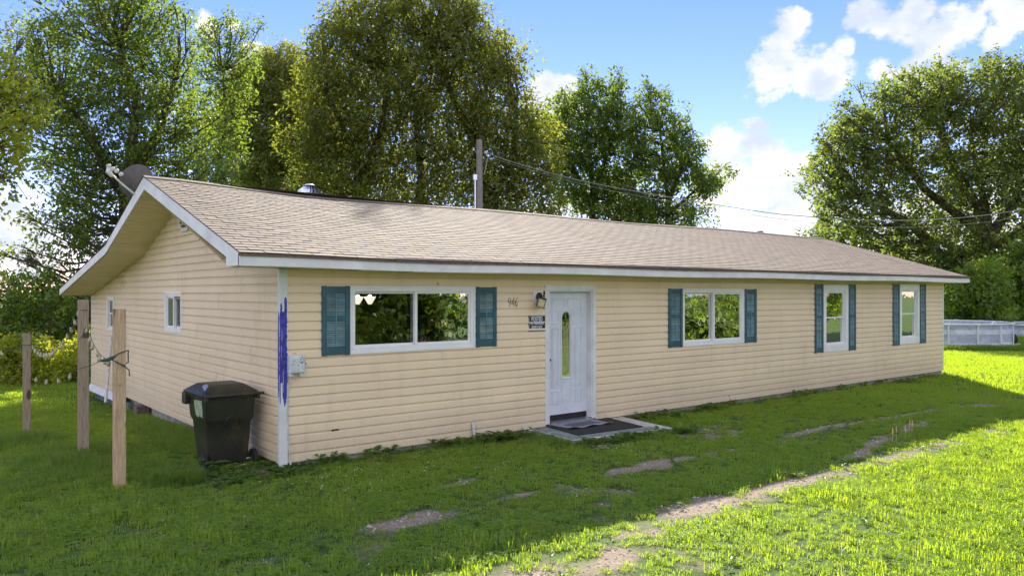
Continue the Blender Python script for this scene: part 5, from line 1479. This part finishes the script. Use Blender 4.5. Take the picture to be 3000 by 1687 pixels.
pool(pc.x, pc.y, 2.75, 2.75, 1.02, 16, 'large grey above-ground pool with white frame behind the house end', pz)
pc2 = at(2642, 860, 38.0)
pool(pc2.x, pc2.y, 2.6, 2.6, 1.05, 14, 'second above-ground pool farther off at the right edge', -.42)
pp = at(2523, 850, 33.2); pp.z = g1(pp.x, pp.y)
pump = empty('pool_pump', tuple(pp), 'dark pool pump with a pale filter tank beside the large pool', 'pool pump')
ob('motor', MB().tube([pp + Vector((.0, 0, .22)), pp + Vector((.42, -.3, .22))], .2, 14), MT['dark'], pump, smooth_=True)
ob('filter_tank', MB().lathe([(.2, 0), (.24, .1), (.24, .42), (.16, .55), (.05, .60)], pp + Vector((-.25, .2, .22)), 16), MT['pipe_white'], pump, smooth_=True)
ob('base_plate', MB().box(pp.x - .5, pp.x + .5, pp.y - .5, pp.y + .4, pp.z - .02, pp.z + .03), MT['slab'], pump)
ob('hose', MB().tube([pp + Vector((-.2, .1, .8)), pp + Vector((-.4, .2, .95)), pp + Vector((-.75, .3, .75)), pp + Vector((-1.0, .3, .5))], .04, 8), MT['pipe_white'], pump, smooth_=True)

# ------------------------------------------------------------------ grass
def tuft_mesh(name, n, size, h0, h1, wd, mat, seed, curl=.5, clover=0):
    rg = np.random.default_rng(seed)
    cx = rg.uniform(-size / 2, size / 2, n); cy = rg.uniform(-size / 2, size / 2, n)
    h = rg.uniform(h0, h1, n); a = rg.uniform(0, 2 * np.pi, n); ln = rg.uniform(.15, 1, n) * curl * h
    dx = np.cos(a) * ln; dy = np.sin(a) * ln
    wx = -np.sin(a) * wd / 2; wy = np.cos(a) * wd / 2
    z0 = -.02
    v = np.zeros((n, 5, 3))
    v[:, 0] = np.stack([cx - wx, cy - wy, np.full(n, z0)], 1); v[:, 1] = np.stack([cx + wx, cy + wy, np.full(n, z0)], 1)
    v[:, 2] = np.stack([cx + wx * .8 + dx * .35, cy + wy * .8 + dy * .35, h * .62], 1); v[:, 3] = np.stack([cx - wx * .8 + dx * .35, cy - wy * .8 + dy * .35, h * .62], 1)
    v[:, 4] = np.stack([cx + dx, cy + dy, h * (1 - .25 * (ln / (h + 1e-6)) ** 2)], 1)
    verts = [tuple(p) for p in v.reshape(-1, 3)]; faces = []
    for i in range(n):
        b = i * 5; faces += [(b, b + 1, b + 2, b + 3), (b + 3, b + 2, b + 4)]
    tint = list(np.repeat(rg.random(n), 5))
    for i in range(clover):
        x = rg.uniform(-size / 2, size / 2); y = rg.uniform(-size / 2, size / 2); z = rg.uniform(h0 * .5, h1 * .75); s_ = rg.uniform(.009, .016)
        for k in range(3):
            an = rg.uniform(0, .3) + k * 2.094; b = len(verts)
            ux, uy = math.cos(an), math.sin(an)
            verts += [(x, y, z), (x + ux * s_ - uy * s_ * .7, y + uy * s_ + ux * s_ * .7, z + .004), (x + ux * s_ * 1.9, y + uy * s_ * 1.9, z + .002), (x + ux * s_ + uy * s_ * .7, y + uy * s_ - ux * s_ * .7, z + .004)]
            faces.append((b, b + 1, b + 2, b + 3)); tint += [rg.uniform(.0, .8)] * 4
    me = bpy.data.meshes.new(name); me.from_pydata(verts, [], faces); me.materials.append(mat)
    at_ = me.attributes.new('tint', 'FLOAT', 'POINT'); at_.data.foreach_set('value', np.array(tint, np.float32))
    return bpy.data.objects.new(name, me)
def scatter(name, pts, rot, scl, sources, mat_label, seed=0):
    col = bpy.data.collections.new(name + '_sources')
    for s_ in sources: col.objects.link(s_)
    me = bpy.data.meshes.new(name); me.vertices.add(len(pts)); me.vertices.foreach_set('co', np.asarray(pts, np.float32).ravel())
    a = me.attributes.new('rz', 'FLOAT', 'POINT'); a.data.foreach_set('value', np.asarray(rot, np.float32))
    a = me.attributes.new('sc', 'FLOAT', 'POINT'); a.data.foreach_set('value', np.asarray(scl, np.float32))
    o = bpy.data.objects.new(name, me); link(o)
    g = bpy.data.node_groups.new(name + '_nodes', 'GeometryNodeTree')
    g.interface.new_socket('Geometry', in_out='INPUT', socket_type='NodeSocketGeometry'); g.interface.new_socket('Geometry', in_out='OUTPUT', socket_type='NodeSocketGeometry')
    N = g.nodes; gi = N.new('NodeGroupInput'); go = N.new('NodeGroupOutput')
    ci = N.new('GeometryNodeCollectionInfo'); ci.inputs['Collection'].default_value = col; ci.inputs['Separate Children'].default_value = True; ci.inputs['Reset Children'].default_value = True
    ip = N.new('GeometryNodeInstanceOnPoints'); ip.inputs['Pick Instance'].default_value = True
    rv_ = N.new('FunctionNodeRandomValue'); rv_.data_type = 'INT'
    for s_ in rv_.inputs:
        if s_.name == 'Min' and s_.type == 'INT': s_.default_value = 0
        if s_.name == 'Max' and s_.type == 'INT': s_.default_value = len(sources) - 1
    n1 = N.new('GeometryNodeInputNamedAttribute'); n1.data_type = 'FLOAT'; n1.inputs['Name'].default_value = 'rz'
    n2 = N.new('GeometryNodeInputNamedAttribute'); n2.data_type = 'FLOAT'; n2.inputs['Name'].default_value = 'sc'
    cx = N.new('ShaderNodeCombineXYZ'); g.links.new(n1.outputs['Attribute'], cx.inputs['Z'])
    g.links.new(gi.outputs[0], ip.inputs['Points']); g.links.new(ci.outputs[0], ip.inputs['Instance'])
    g.links.new([s_ for s_ in rv_.outputs if s_.type == 'INT'][0], ip.inputs['Instance Index'])
    g.links.new(cx.outputs[0], ip.inputs['Rotation']); g.links.new(n2.outputs['Attribute'], ip.inputs['Scale'])
    g.links.new(ip.outputs[0], go.inputs[0])
    m = o.modifiers.new('scatter', 'NODES'); m.node_group = g
    o['kind'] = 'stuff'
    return o
def inside_house(x, y, m=0.0): return (x > -m + .02) & (x < L + m - .02) & (y > -m + .02) & (y < WD + m)
def in_stoop(x, y): return (x > 4.0) & (x < 6.22) & (y > -1.36 + .0) & (y < 0) & (y > -1.10 - (x - 4.03) * .117)
def cells(x0, x1, y0, y1, s, rg, jit=.5):
    X_, Y_ = np.meshgrid(np.arange(x0, x1, s), np.arange(y0, y1, s), indexing='ij')
    X_ = X_.ravel() + rg.uniform(-s * jit, s * jit, X_.size); Y_ = Y_.ravel() + rg.uniform(-s * jit, s * jit, Y_.size)
    dx = X_ - CX; dy_ = Y_ - CY; D_ = dx * .6232 + dy_ * .7821; Lt_ = dx * .7821 - dy_ * .6232
    keep = (D_ > 4.6) & (np.abs(Lt_) < D_ * .70 + 1.0)
    return X_[keep], Y_[keep], D_[keep]
rg = np.random.default_rng(33)
near_src = [tuft_mesh('grass_patch', 62, .17, .022, .060, .0060, MT['grass'], 50 + i, .9, 14) for i in range(5)] + [tuft_mesh('grass_patch_long', 34, .17, .045, .115, .0055, MT['grass'], 58, .8, 4)]
X_, Y_, D_ = cells(-14, 30, -9.4, 22, .125, rg)
k = (D_ < 17) & ~inside_house(X_, Y_, .05) & ~in_stoop(X_, Y_)
b_ = bare(X_, Y_)
k &= rg.random(X_.size) > np.clip(b_ * 1.35 - .16, 0, .97)
X_, Y_, D_, b_ = X_[k], Y_[k], D_[k], b_[k]
sc = (.62 + .75 * vnoise(X_, Y_, 1.1, 9) * (.6 + .8 * vnoise(X_, Y_, .3, 12))) * rg.uniform(.8, 1.2, X_.size) * (1 - .45 * b_)
sc *= np.where(X_ < -1.0, 1.15, 1.0)
pts = np.stack([X_, Y_, gz(X_, Y_)], 1)
gr = scatter('grass', pts, rg.uniform(0, 6.28, len(X_)), sc, near_src, '')
tag(gr, 'short mown lawn grass around the house', 'grass')
far_src = [tuft_mesh('grass_patch_far', 170, .62, .03, .075, .012, MT['grass'], 60 + i, .9, 10) for i in range(4)]
X_, Y_, D_ = cells(-22, 60, -30, 30, .42, rg)
k = (D_ >= 16.5) & (D_ < 46) & ~inside_house(X_, Y_, .2)
X_, Y_ = X_[k], Y_[k]
gf = scatter('grass', np.stack([X_, Y_, gz(X_, Y_)], 1), rg.uniform(0, 6.28, len(X_)), rg.uniform(.85, 1.35, len(X_)), far_src, '')
tag(gf, 'mown lawn grass farther off beyond both ends of the house', 'grass')
# taller unmown grass round posts, bin and along the gable wall
tall_src = [tuft_mesh('tall_grass_tuft', 46, .16, .10, .26, .0065, MT['tall'], 70 + i, .95) for i in range(5)]
TP = []
def tall_area(cx, cy, rx, ry, n, s0=.5, s1=1.0):
    for _ in range(n):
        a = rg.uniform(0, 6.28); t = rg.random() ** .5
        x = cx + rx * t * math.cos(a); y = cy + ry * t * math.sin(a)
        if (x > -.03 and y > -.03 and x < L and y < WD) or (4.0 < x < 6.2 and -1.3 < y < 0) or (-.83 < x < -.1 and .42 < y < 1.25): continue
        TP.append((x, y, g1(x, y), rg.uniform(s0, s1) * (1.05 - .75 * t ** 3)))
tall_area(-1.7, 1.0, 1.4, 1.0, 420, .35, .8); tall_area(-1.25, .12, .40, .30, 200, .6, 1.1); tall_area(-1.9, 2.2, 1.0, 1.4, 420, .45, .9)
tall_area(-.5, 3.4, .5, 2.6, 460, .4, .85); tall_area(-2.4, 4.4, .8, .8, 240, .5, 1.0); tall_area(-.4, 7.5, .5, 3.5, 300, .3, .7); tall_area(-3.4, 1.0, 1.4, 1.6, 260, .3, .6)
tall_area(-1.6, -.5, 2.4, 1.3, 330, .2, .42)
for x0_, x1_, n, s0, s1 in ((.2, 2.6, 70, .15, .35), (2.4, 4.1, 150, .25, .55), (6.2, 8.5, 130, .2, .45), (8.5, 19, 300, .15, .38)):
    for _ in range(n):
        x = rg.uniform(x0_, x1_); y = -.06 - abs(rg.normal()) * .13; TP.append((x, y, g1(x, y), rg.uniform(s0, s1)))
for _ in range(70):
    x = rg.uniform(4.0, 6.2); y = -1.12 - (x - 4.03) * .117 - abs(rg.normal()) * .09; TP.append((x, y, g1(x, y), rg.uniform(.25, .55)))
for _ in range(60):
    y = rg.uniform(-1.1, -.1); x = 3.98 - abs(rg.normal()) * .1; TP.append((x, y, g1(x, y), rg.uniform(.3, .6)))
for _ in range(300):
    x = rg.uniform(26, 40); y = rg.uniform(-2, 9); p_ = at(2330 + rg.uniform(0, 260), 880, rg.uniform(30.6, 31.6)); TP.append((p_.x, p_.y, g1(p_.x, p_.y), rg.uniform(.8, 1.3)))
TP = np.array(TP)
tg = scatter('tall_grass', TP[:, :3], rg.uniform(0, 6.28, len(TP)), TP[:, 3], tall_src, '')
tag(tg, 'uncut taller grass along the walls and around the posts and bin', 'grass')
# broad-leaved weeds
def weed_src(seed, n=9, s=.09, up=.5):
    rg_ = np.random.default_rng(seed); a = rg_.uniform(0, 6.28, n); c = np.zeros((n, 3)); c[:, 2] = rg_.uniform(.0, .06, n)
    ax = np.stack([np.cos(a), np.sin(a), rg_.uniform(.1, up, n)], 1); c += ax * .02
    nm = np.tile([0, 0, 1.0], (n, 1)) + rg_.normal(size=(n, 3)) * .2
    ls = rg_.uniform(.6, 1.2, n) * s; V_, F_ = leaves(c, ax, nm, ls, ls * .55)
    me = bpy.data.meshes.new('weed'); me.from_pydata([tuple(v) for v in V_], [], [tuple(f) for f in F_]); me.materials.append(MT['weed'])
    at_ = me.attributes.new('tint', 'FLOAT', 'POINT'); at_.data.foreach_set('value', np.repeat(rg_.random(n), 4).astype(np.float32)); return bpy.data.objects.new('weed_plant', me)
ws = [weed_src(80 + i, 8 + i * 2) for i in range(4)]
WP = []
for _ in range(240): x = rg.uniform(-3, 12); y = rg.uniform(-6.5, -.2); WP.append((x, y, g1(x, y) + .01, rg.uniform(.35, .8)))
for _ in range(120):
    x = rg.choice([rg.uniform(3.0, 4.1), rg.uniform(.2, 3.2), rg.uniform(6.2, 9), rg.uniform(9, 18)]); y = -.08 - abs(rg.normal()) * .18; WP.append((x, y, g1(x, y) + .02, rg.uniform(.7, 1.6)))
for _ in range(55):
    x = rg.uniform(3.9, 6.3); y = -1.16 - (x - 4.03) * .117 - abs(rg.normal()) * .15; WP.append((x, y, g1(x, y) + .02, rg.uniform(.6, 1.3)))
for _ in range(160):
    x = rg.uniform(-1.0, .3); y = rg.uniform(-.5, .35); WP.append((x, y, g1(x, y) + .01, rg.uniform(.4, .9)))
WP = np.array([w for w in WP if not (4.0 < w[0] < 6.2 and -1.08 < w[1] < 0)])
wd_ = scatter('weeds', WP[:, :3], rg.uniform(0, 6.28, len(WP)), WP[:, 3], ws, '')
tag(wd_, 'small broad-leaved weeds scattered in the lawn and along the foundation', 'weeds')
# a few single larger plants
def plant(name, x, y, s, n, label, up=.7, flat=.6, seed=1, mat='weed'):
    rg_ = np.random.default_rng(seed); e = empty(name, (x, y, g1(x, y)), label, 'plant')
    st_ = MB()
    for i in range(n):
        a = rg_.uniform(0, 6.28); el = rg_.uniform(.25, up); ln = s * rg_.uniform(.6, 1.1)
        d_ = Vector((math.cos(a), math.sin(a), el)); p0 = Vector((x, y, g1(x, y))); p1 = p0 + d_ * ln * .55
        st_.tube([p0, p0 + d_ * ln * .3, p1], .003, 4, False)
        sdv = Vector((-math.sin(a), math.cos(a), 0)); lf = MB(); w = ln * flat * .5
        dd = Vector((math.cos(a), math.sin(a), el * .2))
        prof_ = [(0, .05), (.12, .75), (.35, 1.0), (.65, .8), (.88, .4), (1.0, .03)]
        vs = []
        for t, ww in prof_:
            c = p1 + dd * ln * .6 * t - Vector((0, 0, .10 * t * t * ln)); vs += [c - sdv * w * ww + Vector((0, 0, .12 * w * ww)), c - Vector((0, 0, .04 * w)), c + sdv * w * ww + Vector((0, 0, .12 * w * ww))]
        fs = []
        for j in range(5): b = j * 3; fs += [(b, b + 1, b + 4, b + 3), (b + 1, b + 2, b + 5, b + 4)]
        lf.add(vs, fs); ob('leaf', lf, MT[mat], e, smooth_=True)
    ob('stem', st_, MT[mat], e)
    return e
plant('burdock_plant', -.06, -.16, .20, 9, 'broad-leaved burdock at the foot of the painted corner post', .7, .95, 2)
plant('burdock_plant', .20, -.14, .17, 7, 'smaller broad-leaved burdock under the conduit', .6, .95, 3)
plant('dock_plant', -.95, .22, .30, 10, 'upright leafy weed at the left wheel of the bin', 1.6, .45, 4)
plant('dock_plant', 3.35, -.25, .22, 9, 'dark leafy weed against the siding left of the stoop', 1.2, .6, 5)
plant('dock_plant', 1.32, -1.9, .12, 5, 'single pale green dandelion plant out in the shaded lawn', .8, .5, 6)
plant('dock_plant', 6.35, -.25, .18, 8, 'leafy weed beside the right end of the stoop', 1.2, .6, 7)
for i, (x, y) in enumerate(((7.75, -4.02), (7.95, -3.98), (8.15, -4.02), (8.75, -3.85), (8.78, -3.80))):
    e = empty('plantain_stalk', (x, y, g1(x, y)), ['leftmost', 'second', 'third', 'fourth', 'rightmost'][i] + ' of the small dry seed stalks at the edge of the sunlit grass', 'plant', 'dry seed stalks at the shadow edge')
    ob('stem', MB().tube([(x, y, g1(x, y)), (x + .01, y, g1(x, y) + .17)], .003, 4), MT['pine'], e); ob('seed_head', MB().tube([(x + .01, y, g1(x, y) + .15), (x + .012, y, g1(x, y) + .23)], [.009, .006], 6), MT['pine'], e)
# clover blossoms
cv = []; cf = []; n0 = 0
def blossom(x, y, z, r_):
    global n0
    o_ = MB().lathe([(r_ * .4, -r_ * .6), (r_, 0), (r_ * .7, r_ * .7), (r_ * .1, r_)], (x, y, z), 6)
    cv.extend(o_.v); cf.extend([tuple(i + n0 for i in f) for f in o_.f]); n0 = len(cv)
for _ in range(260):
    t = rg.random()
    if t < .3: x, y = rg.normal(1.0, .9), rg.normal(-1.3, .45)
    elif t < .45: x, y = rg.normal(4.3, .3), rg.normal(-1.75, .14)
    elif t < .8: x, y = rg.uniform(1, 9), rg.uniform(-7.5, -4.9)
    else: x, y = rg.uniform(-4, 10), rg.uniform(-6, -.5)
    if y > -.1: continue
    blossom(x, y, g1(x, y) + rg.uniform(.04, .07), rg.uniform(.004, .008))
cb = ob('clover_blossoms', MB().add(cv, cf), MT['clover_white'], None, (1, -1.3, -.05)); cb['kind'] = 'stuff'
tag(cb, 'tiny white clover blossoms dotted over the lawn', 'flowers')
# gravel
sv = []; sf_ = []; n0 = 0
def pebble(x, y, r_):
    global n0
    c = Vector((x, y, g1(x, y) + r_ * .15)); sc3 = (rg.uniform(.7, 1.3), rg.uniform(.7, 1.2), rg.uniform(.4, .7)); q_ = Euler((0, 0, rg.uniform(0, 6.28))).to_matrix()
    base_ = [(1, 0, 0), (.3, .95, 0), (-.8, .6, 0), (-.8, -.6, 0), (.3, -.95, 0), (0, 0, 1), (0, 0, -1)]
    sv.extend([tuple(c + q_ @ Vector((a * r_ * sc3[0] * rg.uniform(.8, 1.1), b * r_ * sc3[1], d * r_ * sc3[2]))) for a, b, d in base_])
    sf_.extend([tuple(i + n0 for i in f) for f in [(0, 1, 5), (1, 2, 5), (2, 3, 5), (3, 4, 5), (4, 0, 5), (1, 0, 6), (2, 1, 6), (3, 2, 6), (4, 3, 6), (0, 4, 6)]]); n0 = len(sv)
cand = np.stack([rg.uniform(-3, 13, 60000), rg.uniform(-6.2, -.0, 60000)], 1)
bb = bare(cand[:, 0], cand[:, 1]); sel = cand[(bb > .45) & (rg.random(60000) < .55)]
sel = sel[np.argsort(sel[:, 0])][:7000]
for x, y in sel: pebble(x, y, rg.uniform(.004, .014) if rg.random() < .93 else rg.uniform(.014, .028))
gv = ob('gravel', MB().add(sv, sf_), MT['stone'], None, (0, -3, -.1)); gv['kind'] = 'stuff'
tag(gv, 'loose gravel and pebbles in the bare wheel tracks', 'gravel')
# leaf litter by the bin
lc = np.stack([rg.normal(-.35, .35, 500), rg.normal(.05, .16, 500), np.zeros(500)], 1); lc[:, 2] = gz(lc[:, 0], lc[:, 1]) + .008
V_, F_ = leaves(lc, rg.normal(size=(500, 3)) * np.array([1, 1, .15]), np.tile([0, 0, 1.0], (500, 1)) + rg.normal(size=(500, 3)) * .3, rg.uniform(.02, .05, 500), rg.uniform(.008, .02, 500))
ll = npmesh('leaf_litter', V_, F_, MT['brick'], kind='stuff', loc=(-.35, .05, -.09)); tag(ll, 'dead leaves on the bare earth in front of the bin', 'leaf litter')
print('leaves', TOT, 'strips', len(strips), 'grass', len(pts))
